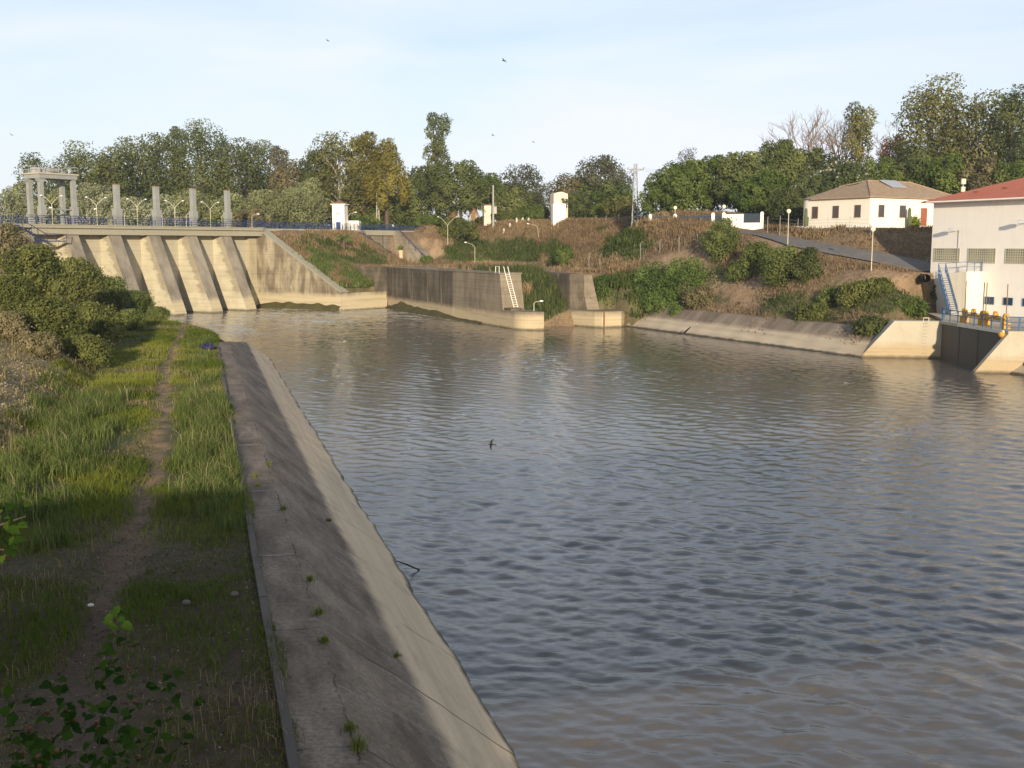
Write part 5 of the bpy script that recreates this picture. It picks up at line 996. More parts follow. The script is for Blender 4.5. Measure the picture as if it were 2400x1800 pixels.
def tree_mesh(e, base, h, w_, kind, rng, leafk, n=2600, size=.55, bark='bark', lean=0., rag=.07):
    """trunk with limbs and a crown of leaf sprays, under the empty e"""
    b = np.asarray(base, float); blobs = []
    if kind == 'euc':
        k = 16
        for i in range(k):
            f = .22 + .72 * (i / (k - 1)); ww = w_ * (.34 if f < .6 else .34 - (f - .6) * .42); a = i * 2.4 + rng.uniform(0, 1); rr = w_ * rng.uniform(.19, .27) * (1.15 - .4 * abs(f - .55)); blobs.append((ww * math.cos(a) + lean * f * f * w_, ww * math.sin(a), h * f, rr, rr, rr * rng.uniform(1.1, 1.6)))
        blobs.append((lean * w_, 0, h * .92, w_ * .13, w_ * .13, h * .09))
    elif kind == 'slim':
        for i in range(15):
            f = .25 + .7 * i / 14; a = i * 2.4; ww = w_ * (.32 if f < .5 else .16); rr = w_ * rng.uniform(.13, .22); blobs.append((ww * math.cos(a), ww * math.sin(a), h * f, rr, rr, rr * 1.25))
    elif kind == 'round':
        blobs.append((0, 0, h * .6, w_ * .34, w_ * .34, h * .3))
        for i in range(13):
            a = i * 2.4; f = (i + .5) / 13; el = math.asin(1 - 1.55 * f); rr = min(w_, h) * rng.uniform(.13, .21); blobs.append((w_ * .36 * math.cos(el) * math.cos(a), w_ * .36 * math.cos(el) * math.sin(a), h * (.57 + .32 * math.sin(el)), rr, rr, rr))
    elif kind == 'mound':
        blobs.append((0, 0, h * .42, w_ * .36, w_ * .36, h * .40))
        for i in range(15):
            a = i * 2.4; f = (i + .5) / 15; el = math.asin(1 - 1.2 * f); rr = min(w_, h * 1.4) * rng.uniform(.08, .22); blobs.append((w_ * .37 * math.cos(el) * math.cos(a), w_ * .37 * math.cos(el) * math.sin(a), h * (.36 + .5 * math.sin(el)), rr, rr, rr * .95))
    elif kind == 'weep':
        for i in range(16):
            a = i * 2.4; f = (i + .5) / 16; r0 = w_ * .4 * math.sqrt(f); blobs.append((r0 * math.cos(a), r0 * math.sin(a), h * (.88 - .45 * f), w_ * .13, w_ * .13, h * .17))
    mb = MB(); r0 = max(.06, h * .022); top = np.array([lean * .5 * w_, 0, h * .72]); mb.tube([b - [0, 0, .6], b + top * .35 + rng.normal(0, h * .008, 3), b + top * .7, b + top], [r0 * 1.3, r0, r0 * .7, r0 * .3], 7)
    if kind != 'mound' or h > 3:
        for B in blobs[:: 1 if kind == 'bare' else 2]:
            c = np.array(B[:3]); z0 = min(c[2] * .75, h * .6); s = b + top * (z0 / top[2]); mid = (s + b + c) / 2 + [0, 0, h * .02]; mb.tube([s, mid, b + c], [r0 * .45, r0 * .3, r0 * .12], 5)
    mb.build('trunk', M[bark], e)
    P, v = crown_points(blobs, n, rng, gap=.62 if kind in ('slim', 'euc') else .55, gs=2.2 / max(w_ * .3, .5), rag=rag); P[:, 2] *= h / np.percentile(P[:, 2], 99.0); ok_ = P[:, 2] < h * 1.02; P, v, crown_points.d = P[ok_], v[ok_], crown_points.d[ok_]; P[:, 2] = np.where(P[:, 2] < .05 * h, .05 * h + rng.uniform(0, .1 * h, len(P)), P[:, 2]); V, F = leaf_quads(P, size, rng, nrm=unit(crown_points.d + np.array([0, 0, .25])))
    return link_mesh('crown', fast_mesh('crown', V, F, {'v': np.repeat(v, 4)}), leafm(leafk), e)
def ground_at(x, y):
    s, t_ = lst(x, y)
    if x < -30 and y < 205 and s < 5: return float(left_z(s, t_))
    return float(terrain(x, y))
SEED = [100]
def tree(px, top, wpx, Y, kind, leafk, label, name='tree', n=2600, size=None, bark='bark', lean=0., base=None, cat='tree', group=None):
    SEED[0] += 1; rng = np.random.default_rng(SEED[0]); q = aty(px, top, Y); g = ground_at(q[0], q[1]) if base is None else base; h = q[2] - g; w_ = wpx * Y / FPX * (1.4 if kind == 'euc' else 1.2 if kind == 'slim' else 1.12)
    e = empty(name, (q[0], q[1], g), label, cat, group); tree_mesh(e, (q[0], q[1], g), h, w_, kind, rng, leafk, int(n * 3.3), size or max(.18, min(.36, w_ * .028)), bark, lean); e.rotation_euler = (0, 0, 0); return e
# the wood behind the dam
WD = 'trees of the wood behind the dam'
for a in ((122, 362, 85, 296, 'euc', 'euc', 'small leaning eucalyptus at the open end of the dam wood, above the gantry', 1800, 'bark', -.35), (182, 336, 105, 290, 'euc', 'euc', 'broad dark eucalyptus rising just right of the gantry top'), (250, 350, 85, 284, 'euc', 'euc', 'low eucalyptus behind the first grey pillar'), (308, 327, 92, 292, 'euc', 'euc', 'dark eucalyptus between the first and second grey pillars'), (372, 317, 84, 296, 'euc', 'euc', 'dark eucalyptus behind the second grey pillar'),
          (416, 300, 72, 300, 'slim', 'euc', 'pointed eucalyptus just left of the tallest tree of the wood'), (468, 287, 100, 290, 'euc', 'euc', 'tallest eucalyptus of the wood, above the third grey pillar'), (520, 322, 62, 300, 'slim', 'thin', 'see-through eucalyptus right of the tallest tree of the wood', 1500), (560, 330, 92, 288, 'euc', 'dark', 'dark eucalyptus with a pale bare branch behind the fourth grey pillar'), (604, 333, 64, 294, 'euc', 'euc', 'narrow dark eucalyptus right of the fourth grey pillar'), (652, 345, 66, 290, 'slim', 'brown', 'small pointed brown eucalyptus in the dip of the wood'), (695, 378, 80, 284, 'euc', 'brown', 'low brownish tree in the dip left of the white hut'),
          (745, 352, 95, 280, 'round', 'dark', 'dark rounded tree behind the white hut'), (793, 316, 105, 276, 'euc', 'euc_olive', 'big olive green eucalyptus with white trunk right above the white hut', 2800, 'palebark'), (850, 313, 95, 279, 'round', 'yellow', 'yellow green rounded tree at the top of the clump above the hut'), (905, 328, 100, 276, 'weep', 'yellow', 'yellowish drooping tree at the right end of the clump above the hut'), (720, 420, 90, 270, 'round', 'greyd', 'grey green bushy tree left of the white hut')):
    tree(*a[:7], name='eucalyptus_tree' if a[4] in ('euc', 'slim') else 'broadleaf_tree', n=a[7] if len(a) > 7 else 3000, bark=a[8] if len(a) > 8 else 'bark', lean=a[9] if len(a) > 9 else 0., group=WD, base=13.8)
for a in ((60, 395, 120, 300, 'dark', 'low dark tree at the picture edge left of the gantry'), (430, 395, 200, 305, 'dark', 'dark tree filling the wood below the tallest eucalyptus'), (250, 400, 200, 302, 'dark', 'dark tree filling the wood behind the first grey pillar'), (610, 410, 200, 300, 'dark', 'dark tree filling the wood right of the fourth grey pillar'), (850, 420, 180, 290, 'green', 'green tree low in the clump behind the lattice mast')):
    if a[0] == 60: continue
    tree(*a[:4], 'mound', a[4], a[5], 'broadleaf_tree', n=4200, size=.42, base=13.5, group=WD)
# pale willows along the reservoir
PW_ = 'pale willow shrubs along the reservoir'
for a in ((25, 438, 120, 236, 'grey', 'pale willow shrub at the picture edge left of the gantry'), (88, 470, 80, 238, 'grey', 'small pale willow shrub seen between the gantry legs'), (45, 430, 50, 260, 'greyd', 'darker small tree behind the pale willow at the picture edge'), (128, 445, 80, 244, 'greyd', 'grey green willow framed by the gantry'), (218, 430, 110, 240, 'grey', 'largest pale silvery willow, right of the gantry'), (300, 462, 90, 240, 'grey', 'pale willow between the first and second pillars'), (375, 458, 100, 243, 'grey', 'pale willow between the second and third pillars'), (448, 448, 96, 246, 'greyd', 'grey green willow behind the third pillar'), (535, 455, 105, 250, 'greyd', 'grey green willow right of the fourth pillar'), (610, 446, 115, 254, 'greyd', 'broad grey green willow over the end of the dam deck'), (692, 440, 120, 256, 'greyd', 'broad grey green willow next to the white hut'), (580, 490, 110, 244, 'brown', 'brownish low shrub under the willows at the end of the dam deck')):
    tree(*a[:4], 'mound', a[4], a[5], 'willow_shrub', n=2400, size=.27, cat='shrub', group=PW_, base=14.2)
# trees along the crest and the middle
MT = 'trees in the middle between the hut and the pylon'
for a in ((985, 392, 125, 290, 'weep', 'feather', 'feathery green tree standing left of the tall slim eucalyptus', 3000), (1022, 268, 82, 282, 'slim', 'euc', 'tall slim eucalyptus standing alone above all its neighbours', 3000), (1078, 378, 130, 278, 'round', 'feather', 'rounded green tree right of the tall slim eucalyptus', 3200), (1140, 408, 95, 296, 'round', 'green', 'dark green tree above the pink shed', 2600), (1226, 386, 100, 295, 'round', 'thin', 'thin see-through crown showing sky above the middle trees', 900), (1205, 432, 130, 292, 'mound', 'feather', 'dense green tree left of the white tower', 3200), (1275, 430, 60, 288, 'round', 'thin', 'small thin tree just left of the white tower', 700), (1345, 405, 110, 288, 'round', 'brown', 'thin brownish tree right of the white tower', 1500), (1408, 366, 105, 285, 'round', 'thin', 'see-through grey green tree left of the pylon', 1700), (1418, 420, 130, 284, 'mound', 'green', 'dark green tree below the see-through one left of the pylon', 2800), (1340, 450, 110, 272, 'mound', 'dark', 'dark tree low behind the white tower', 2600), (1468, 400, 60, 290, 'slim', 'thin', 'small wispy tree right behind the pylon', 900), (1455, 462, 90, 262, 'mound', 'euc_olive', 'olive bush at the foot of the pylon', 2000),
          (905, 462, 120, 284, 'mound', 'feather', 'green bush with a dark trunk behind the crest railing', 2600), (955, 472, 90, 288, 'mound', 'green', 'green bush left of the two armed lamp on the hill', 2200), (1010, 502, 80, 277, 'mound', 'green', 'low green bush right of the two armed lamp on the hill', 1600), (1075, 510, 90, 274, 'mound', 'bush', 'low olive bush between the palms', 1600), (1128, 508, 50, 292, 'mound', 'green', 'small green bush in front of the pink shed', 1300), (1195, 490, 110, 287, 'mound', 'bush', 'wide olive bush on the hill crest above the bollards', 2000), (1250, 480, 80, 284, 'mound', 'green', 'green bush touching the white block on the hill', 1800), (850, 505, 80, 266, 'mound', 'green', 'dark green bush right beside the white hut', 1800), (1358, 492, 55, 276, 'mound', 'bright', 'bright yellow green bush right of the white tower', 1300), (1402, 478, 60, 274, 'mound', 'bright', 'bright yellow green bush left of the pylon foot', 1300)):
    tree(*a[:7], name='tree' if a[4] != 'mound' else 'bush', n=a[7], cat='tree' if a[4] != 'mound' else 'bush', group=MT)
# right wood
RT = 'trees of the wood behind the white house'
for a in ((1550, 408, 95, 226, 'mound', 'green', 'lowest green tree at the pylon end of the right wood', 2800), (1612, 348, 60, 236, 'round', 'thin', 'wispy treetop poking up at the pylon end of the right wood', 700), (1610, 378, 130, 224, 'mound', 'green', 'broad green tree above the small globe lamps', 3600), (1672, 366, 100, 226, 'mound', 'green', 'dense green tree above the gate wall', 3400), (1745, 358, 130, 222, 'mound', 'feather', 'large rounded green tree left of the house', 3800), (1826, 330, 115, 230, 'round', 'feather', 'tall green tree with a bare brown limb left of the house', 3200), (1790, 400, 130, 208, 'mound', 'green', 'dense green tree whose foliage reaches down to the fence left of the house', 3600), (1900, 350, 130, 232, 'mound', 'dark', 'dark tree under the bare crowns behind the house', 3000), (1845, 440, 80, 190, 'mound', 'dark', 'dark bushy tree touching the rounded end of the house', 2400),
          (2018, 243, 90, 232, 'slim', 'euc_olive', 'brownish slim eucalyptus right of the bare trees', 2200), (2096, 318, 75, 240, 'round', 'rust', 'rust brown tree between the slim and the big eucalyptus', 1800), (2190, 184, 120, 238, 'euc', 'euc_olive', 'tall eucalyptus with the highest crown on the right', 3600), (2292, 222, 150, 234, 'euc', 'euc_olive', 'broad golden olive eucalyptus above the red roof', 4200), (2378, 206, 90, 226, 'euc', 'dark', 'dark eucalyptus cut by the picture edge above the red roof', 3400), (2148, 330, 90, 232, 'euc', 'dark', 'dark lower eucalyptus left of the highest crown on the right', 2400), (2235, 330, 170, 242, 'mound', 'dark', 'dark dense tree below the big eucalyptus', 2800)):
    tree(*a[:7], name='eucalyptus_tree' if a[4] in ('euc', 'slim') else 'tree', n=a[7], group=RT)
for a in ((1905, 412, 90, 196, 'oleander', 'dark oleander behind the left part of the house roof'), (1975, 384, 150, 200, 'oleander', 'large pale flowered oleander rising over the house roof ridge'), (2062, 372, 110, 203, 'green', 'green hedge tree right of the flowering oleander'), (2140, 368, 110, 203, 'feather', 'green hedge tree behind the antenna mast side of the house'), (2222, 362, 110, 200, 'green', 'green hedge tree right behind the antenna mast'), (2300, 372, 120, 198, 'brown', 'brownish hedge tree over the ridge of the red roof'), (2380, 380, 110, 196, 'green', 'green hedge tree at the picture edge above the red roof')):
    e = tree(*a[:4], 'mound', a[4], a[5], 'hedge_tree', n=3200, group='hedge trees right behind the house')
    if 'flowered' in a[5]:
        b = np.array(e.location); wv_ = 150 * 200 / FPX; hh = aty(1975, 384, 200)[2] - b[2]; r = np.random.default_rng(4); P, v = crown_points([(-2, -2.2, hh * .62, 4.2, 2.5, hh * .34), (2, -2, hh * .55, 4, 2.5, hh * .34)], 420, r, .9); V, F = leaf_quads(P, .42, r, 1.1)
        link_mesh('blossom', fast_mesh('blossom', V, F, {'v': np.repeat(v, 4)}), leaf_mat('blossom', (.42, .36, .3), (.62, .55, .48), .3), e)
def bare_tree(px, top, wpx, Y, label, seed):
    q = aty(px, top, Y); g = ground_at(q[0], q[1]); h = q[2] - g; w_ = wpx * Y / FPX; e = empty('bare_tree', (q[0], q[1], g), label, 'tree', 'bare trees above the right wood'); b = np.array([q[0], q[1], g]); r = np.random.default_rng(seed); T = MB(); K = MB()
    def grow(p, d, l, rad, dep):
        e_ = p + d * l; m_ = (p + e_) / 2 + r.normal(0, l * .05, 3); (T if dep < 2 else K).tube([p, m_, e_], [rad, rad * .8, rad * .62], 5 if dep < 3 else 4, cap=False)
        if dep >= 5: return
        for k in range(3 if dep else 4):
            nd = unit(d + r.normal(0, .42, 3) * np.array([1, 1, .55]) + [0, 0, .16]); grow(p + d * l * r.uniform(.6, 1), nd, l * r.uniform(.58, .8), rad * .6, dep + 1)
    grow(b, np.array([0, 0, 1.]), h * .45, h * .016, 0)
    for K_ in (T, K):      # keep the crown inside its height
        zs = max(v[2] for v in T.v + K.v) - g
    sc_ = h / zs; 
    for K_ in (T, K): K_.v = [tuple(b + (np.array(v) - b) * [sc_, sc_, sc_]) for v in K_.v]
    T.build('trunk', M['bark'], e); K.build('twigs', paint('twig_grey', (.22, .175, .14), .95), e)
bare_tree(1886, 247, 80, 236, 'leftmost of the bare trees above the white house', 3); bare_tree(1945, 258, 70, 240, 'middle bare tree above the oleander', 8); bare_tree(1982, 262, 50, 238, 'bare tree touching the slim brownish eucalyptus', 12); bare_tree(2074, 275, 40, 245, 'thin bare sapling right of the slim brownish eucalyptus', 21)
def palm(px, base_py, top_py, Y, R_, label, skirt=True):
    q = aty(px, base_py, Y); g = ground_at(q[0], q[1]); top = aty(px, top_py, Y)[2]; b = np.array([q[0], q[1], g]); e = empty('palm_tree', b, label, 'palm'); c = np.array([q[0], q[1], top - R_ * .35]); r = np.random.default_rng(int(px))
    mb = MB(); mb.tube([b - [0, 0, .3], b + (c - b) * .6, c], [.38, .3, .34], 9); mb.build('trunk', M['bark'], e)
    def fronds(name, n, els, mt, l_):
        V, F, A = [], [], []
        for i in range(n):
            a = i * 2.399; el = r.uniform(*els); d = np.array([math.cos(a), math.sin(a), 0]); sd = np.array([-d[1], d[0], 0]); P = [c + d * l_ * f * math.cos(el) + np.array([0, 0, l_ * (f * math.sin(el) - .55 * f * f)]) for f in np.linspace(.05, 1, 9)]
            for j in range(1, 9):
                for s in (-1, 1):
                    for h_ in (0, .5):
                        p0 = P[j - 1] + (P[j] - P[j - 1]) * h_; t_ = P[j] - P[j - 1]; tip = p0 + sd * s * l_ * .26 * (1 - .55 * j / 9) + t_ * 1.1 - [0, 0, l_ * .09]; k = len(V); w_ = t_ * .4; V += [p0, p0 + w_, tip + w_ * .2, tip]; F.append([k, k + 1, k + 2, k + 3]); A += [r.uniform(.2, .9)] * 4
        link_mesh(name, fast_mesh(name, np.array(V) - b, np.array(F), {'v': np.array(A)}), mt, e)
    fronds('fronds', 34, (.0, 1.35), leafm('palm'), R_)
    if skirt: fronds('dead_skirt', 16, (-1.2, -.6), leaf_mat('dead_frond', (.28, .17, .08), (.45, .3, .15), .2), R_ * .7)
palm(1110, 528, 470, 276, 3.4, 'palm with an orange dead frond skirt left of the pink shed'); palm(1066, 528, 478, 280, 3.2, 'palm with dead fronds between the hill lamp and the pink shed')
palm(806, 575, 548, 236, 2.3, 'young palm on the grassy embankment below the crest', False)
q = hou(-.9, hwall(2134, 'r'), HB); e = empty('potted_plant', q - [0, 0, .1], 'small yellowish agave by the red door of the house', 'plant'); V, F = leaf_quads(np.array(q) + RNG.normal(0, .3, (160, 3)) * [1, 1, 1.4] + [0, 0, .7], .35, RNG, 2.6); link_mesh('leaves', fast_mesh('leaves', V - np.array(e.location), F, {'v': RNG.uniform(0, 1, len(V))}), leafm('bright'), e)

# shrubs on the near-left slope, and on the right banks
LS = 'shrubs massed on the slope below the dam'
def hit(px, py, left=False):
    ys = np.arange(50, 330, .4); P = np.array([aty(px, py, y) for y in ys]); s, t_ = lst(P[:, 0], P[:, 1]); g = left_z(s, t_) if left else np.where(ys > 106, terrain(P[:, 0], P[:, 1]), -9)
    k = np.nonzero(g >= P[:, 2])[0]; return P[k[0]] if len(k) else None
def shrub(px, py, wpx, hpx, Y, leafk, label, group, n=4200, size=None, name='shrub'):
    hpx *= 1.2 if px > 450 else 1.0; SEED[0] += 1; rng = np.random.default_rng(SEED[0]); q = hit(px, py + hpx * .42, px < 450); q = aty(px, py + hpx * .42, Y) if q is None else q; Y = q[1] + wpx * q[1] / FPX * .25; q = aty(px, py + hpx * .42, Y); g = min(q[2], ground_at(q[0], q[1])); top = aty(px, py - hpx * .5, Y)[2]; w_ = wpx * Y / FPX
    e = empty(name, (q[0], q[1], g - .1), label, 'shrub', group); tree_mesh(e, (q[0], q[1], g - .1), top - g + .1, w_, 'mound', rng, leafk, int(n * 1.9), (size or max(.14, w_ * .042)) * .68, rag=.24); return e
for a in ((18, 585, 110, 120, 168, 'bushgrey', 'dry rusty topped shrub at the picture edge by the dam abutment'), (85, 650, 150, 150, 150, 'bush', 'big olive shrub under the left end of the dam deck'), (180, 665, 130, 120, 146, 'bush', 'olive shrub in front of the first dam pier'), (262, 700, 110, 100, 150, 'shrub', 'shrub covering the foot of the second dam pier'), (325, 716, 80, 70, 156, 'shrub', 'dark green shrub at the foot of the third dam pier'), (372, 736, 52, 34, 160, 'shrub', 'small low shrub at the water end of the shrub mass'), (35, 700, 120, 110, 128, 'bush', 'olive shrub low at the picture edge below the rusty topped one'), (120, 760, 150, 130, 118, 'bush', 'wide olive shrub in the middle of the slope'), (222, 760, 130, 100, 124, 'bush', 'dark bottomed shrub beside the grassy end of the path'), (300, 752, 90, 54, 136, 'shrub', 'low spreading shrub nearest the water at the path end'), (200, 825, 110, 80, 104, 'bush', 'lowest olive shrub overhanging the path'), (25, 770, 90, 80, 106, 'bushgrey', 'pale dry shrub at the picture edge above the gravel'), (100, 812, 100, 66, 98, 'bushgrey', 'straw coloured dry shrub just above the gravel slope')):
    shrub(*a, LS, n=5200)
RS = 'shrubs on the far bank'
for a in ((1690, 572, 92, 100, 176, 'shrub', 'rounded olive green bush standing left of the road top'), (1772, 612, 80, 74, 166, 'shrub', 'olive bush in the group below the road, nearest the round bush'), (1835, 632, 110, 94, 158, 'shrub', 'largest bush of the group below the road'), (1890, 630, 72, 82, 155, 'dark', 'dark right hand bush of the group below the road'), (1735, 640, 80, 50, 164, 'shrub', 'low bush under the group below the road'), (1440, 690, 120, 80, 178, 'bramble', 'bramble mound beside the dark short lock wall'), (1530, 668, 110, 90, 176, 'bramble', 'bramble mound in the middle of the bank'), (1610, 655, 130, 86, 172, 'bramble', 'bright bramble mound on the right of the bramble patch'), (1560, 712, 130, 60, 172, 'bramble', 'low bramble trailing towards the far lining'), (1590, 738, 40, 34, 168, 'bramble', 'small bramble spray hanging over the far lining'), (1322, 602, 46, 46, 236, 'green', 'small rounded green bush at the back of the lock yard'), (1300, 612, 34, 28, 238, 'dark', 'small dark bush beside the rounded one in the lock yard'), (1640, 700, 80, 50, 166, 'brown', 'brown dry shrub right of the bramble patch'), (2005, 692, 95, 56, 142, 'bush', 'olive shrub on the dry bank below the globe lamp'), (2060, 674, 70, 38, 144, 'bush', 'small olive shrub up the bank near the pump house'), (2130, 724, 90, 48, 134, 'green', 'green flowering shrub beside the intake wing wall'), (2040, 768, 80, 46, 129, 'dark', 'dark bramble hanging over the lining beside the intake'), (1945, 702, 60, 44, 146, 'shrub', 'small green shrub in the middle of the dry bank'), (1900, 738, 90, 44, 145, 'bush', 'low yellowish shrub on top of the far lining'), (2185, 700, 40, 60, 134, 'green', 'ivy like shrub in the shade beside the cream stair')):
    shrub(*a, RS, n=3600, size=.26)
for px, py, Y, w_ in ((940, 600, 247, .8), (1125, 612, 236, 1.5)):
    q = aty(px, py, Y); z = float(terrain(q[0], q[1])); P = np.array([q[0], q[1], z + (2.2 if px < 1000 else 1.3)]) + RNG.normal(0, .3, (220, 3)) * [w_, w_, .9]; V, F = leaf_quads(P, .3, RNG); o = link_mesh('potted_plant', fast_mesh('potted_plant', V, F, {'v': RNG.uniform(0, 1, len(V))}), leafm('green')); setp(o, 'leafy green plant growing in the cream planter' if px < 1000 else 'leafy green plant growing in the orange pots', 'plant')
for px, py, Y, w_, lb in ((1000, 614, 258, 2.6, 'low green bush in front of the concrete slope facing'), (1030, 617, 255, 1.6, 'tiny green bush at the foot of the brown hill')):
    SEED[0] += 1; q = aty(px, py, Y); z = float(terrain(q[0], q[1])); e = empty('bush', (q[0], q[1], z), lb, 'bush'); tree_mesh(e, (q[0], q[1], z), w_ * .75, w_ * 1.6, 'mound', np.random.default_rng(SEED[0]), 'green', 900, .3)

# ------------------------------------------------------------------ blades: grass, weeds, reeds
def blades(P, h, wd, rng, lean=.45, v=None, segs=1, bend=None):
    n = len(P); a = rng.uniform(0, 2 * math.pi, n); d = np.stack([np.cos(a), np.sin(a), np.zeros(n)], -1); l = rng.normal(0, lean, (n, 2)); tipd = np.stack([l[:, 0], l[:, 1], np.ones(n)], -1)
    if bend is not None: tipd[:, :2] += bend
    tipd = unit(tipd); T = P + tipd * h[:, None]; mid = P + np.array([0, 0, 1.]) * (h * .45)[:, None] + tipd * (h * .08)[:, None]; w2 = (wd * .5)[:, None]
    V = np.stack([P - d * w2, P + d * w2, mid + d * w2 * .8, mid - d * w2 * .8, T], 1).reshape(-1, 3); k = np.arange(n) * 5
    F = np.concatenate([np.stack([k, k + 1, k + 2], -1), np.stack([k, k + 2, k + 3], -1), np.stack([k + 3, k + 2, k + 4], -1)])
    return V, F, np.repeat(rng.uniform(0, 1, n) if v is None else v, 5)
def scatter_blades(name, P, h, wd, mt, label, cat, lean=.45, seed=1, v=None, sink=.03):
    rng = np.random.default_rng(seed); P = P.copy(); P[:, 2] -= sink; V, F, A = blades(P, h, wd, rng, lean, v); o = link_mesh(name, fast_mesh(name, V, F, {'v': A}), mt); return setp(o, label, cat, kind='stuff')
GM = leaf_mat('grass_green', (.08, .12, .016), (.30, .31, .055), .4); GD = leaf_mat('grass_dry', (.17, .125, .06), (.38, .30, .16), .3); GDK = leaf_mat('grass_shade_green', (.035, .05, .02), (.10, .11, .05), .3)
def left_pts(n, s0, s1, t0, t1, seed, dens):
    r = np.random.default_rng(seed); s = r.uniform(s0, s1, n); u = r.uniform(0, 1, n); t_ = t0 * (t1 / t0) ** u      # denser near the camera
    cs = np.interp(t_, CREST_T, CREST_S); keep = r.uniform(0, 1, n) < dens(s, t_) * (s < cs + np.where(t_ > 106, 3.5, .25)); s, t_ = s[keep], t_[keep]; x, y = lxy(s, t_); return np.stack([x, y, left_z(s, t_)], -1), s, t_
trk = lambda s, t_: np.clip((np.abs(s + 2.4 + .35 * np.sin(t_ * .09) + (fbm(s * .5, t_ * .5, 301) - .5) * 1.0) - .14) / .7, 0.02, 1)
cl = lambda s, t_, k, sd, lo, hi: np.clip((fbm(s * k, t_ * k, sd) - lo) / (hi - lo), 0, 1)
P, s, t_ = left_pts(260000, -9.5, 1.6, 17, 142, 1, lambda s, t_: trk(s, t_) * (.3 + .7 * cl(s, t_, .55, 201, .34, .54)) * np.interp(t_, [17, 30, 42, 60], [.3, .45, .8, 1]))
hh = (.10 + .34 * cl(s, t_, .28, 207, .38, .68)) * RNG.uniform(.6, 1.3, len(P)); scatter_blades('grass', P, hh, .012 + .00036 * t_, GM, 'green grass on both sides of the trodden path', 'grass', .5, 2, np.clip(cl(s, t_, .2, 211, .35, .65) * .6 + RNG.uniform(0, .4, len(P)), 0, 1))
P, s, t_ = left_pts(46000, -10, 1.5, 17, 140, 3, lambda s, t_: trk(s, t_) * (.08 + cl(s, t_, .4, 221, .46, .62)) * np.interp(t_, [17, 34, 50], [.25, .5, .9]))
scatter_blades('dry_grass', P, (.18 + .45 * cl(s, t_, .3, 227, .4, .7)) * RNG.uniform(.5, 1.4, len(P)), .010 + .00026 * t_, GD, 'dry straw grass mixed along the path', 'grass', .75, 4)
# tall tufts left of the path and along the kerb
TF = []; r = np.random.default_rng(77)
for k in range(230):
    side = r.uniform() < .55
    s0, t0 = (r.uniform(-8.5, -4.4), 33 + 36 * r.uniform() ** .8) if side else (r.uniform(-1.0, 1.15), r.uniform(38, 66) if r.uniform() < .75 else r.uniform(24, 110))
    m_ = 110; q = r.normal(0, .28, (m_, 2)); TF.append(np.stack([s0 + q[:, 0], t0 + q[:, 1]], -1))
TF = np.concatenate(TF); TF = TF[TF[:, 0] < 1.25]; x, y = lxy(TF[:, 0], TF[:, 1]); P = np.stack([x, y, left_z(TF[:, 0], TF[:, 1])], -1)
scatter_blades('tall_grass', P, r.uniform(.35, 1.0, len(P)), np.full(len(P), .026), leaf_mat('tall_grass', (.066, .104, .025), (.215, .25, .075), .36), 'tall green grass tufts beside the path and the kerb', 'grass', .38, 6)
k = r.integers(0, len(P), 420); scatter_blades('straw_stems', P[k], r.uniform(.9, 1.7, 420), np.full(420, .016), leaf_mat('straw', (.32, .25, .13), (.5, .42, .26), .3), 'long pale straw stems leaning out of the tall grass', 'grass', .45, 7)
# weeds in the joints of the lining
for j, (px, py, hw) in enumerate(((770, 1222, .12), (727, 1362, .16), (747, 1440, .2), (760, 1505, .14), (838, 1755, .22), (598, 1120, .18), (632, 1090, .15), (665, 1195, .14), (930, 1540, .12), (822, 1710, .15), (606, 1140, .15))):
    hw *= .75; q = atz(px, py, 3.86); s0, t0 = lst(q[0], q[1])
    if s0 > 2.6: q = atz(px, py, 2.7)
    n = 90; P = q + np.random.default_rng(j).normal(0, hw * .55, (n, 3)) * [1, 1, 0]; V, F, A = blades(P, RNG.uniform(.08, .34, n) * (hw / .15), np.full(n, .014), RNG, .6); o = link_mesh('weed', fast_mesh('weed', V - q, F, {'v': A}), GM, None, tuple(q))
    setp(o, 'green weed tuft in the lining crack, ' + ['high on the slope joint', 'fourth up the long crack', 'third up the long crack', 'in the long crack by the scar', 'lowest tuft of all', 'beside the top of the bare kerb', 'highest of the crack tufts', 'beside the upper end of the kerb', 'orange brown tuft on the slope joint', 'just above the lowest crack tuft', 'close to the bare kerb end'][j], 'weed', 'weeds growing in the lining cracks')
# pebbles on the path and the gravel slope
def stones(name, s, t_, size, mt, label, seed):
    r = np.random.default_rng(seed); x, y = lxy(s, t_); P = np.stack([x, y, left_z(s, t_)], -1); n = len(P); O = np.array([[1, 0, 0], [-1, 0, 0], [0, 1, 0], [0, -1, 0], [0, 0, 1], [0, 0, -1]]) * np.array([1, .8, .55]); F8 = np.array([[0, 2, 4], [2, 1, 4], [1, 3, 4], [3, 0, 4], [2, 0, 5], [1, 2, 5], [3, 1, 5], [0, 3, 5]])
    a = r.uniform(0, 6.28, n); ca, sa = np.cos(a), np.sin(a); Q = O[None] * (size * r.uniform(.5, 1.6, n))[:, None, None] * r.uniform(.75, 1.25, (n, 6, 1)); V = np.stack([Q[..., 0] * ca[:, None] - Q[..., 1] * sa[:, None], Q[..., 0] * sa[:, None] + Q[..., 1] * ca[:, None], Q[..., 2]], -1) + P[:, None]
    F = (F8[None] + (np.arange(n) * 6)[:, None, None]).reshape(-1, 3); o = link_mesh(name, fast_mesh(name, V.reshape(-1, 3), F, {'v': np.repeat(r.uniform(0, 1, n), 6)}), mt); return setp(o, label, 'stones', kind='stuff')
SMM = leaf_mat('pebble', (.15, .12, .08), (.50, .42, .30), 0.0)
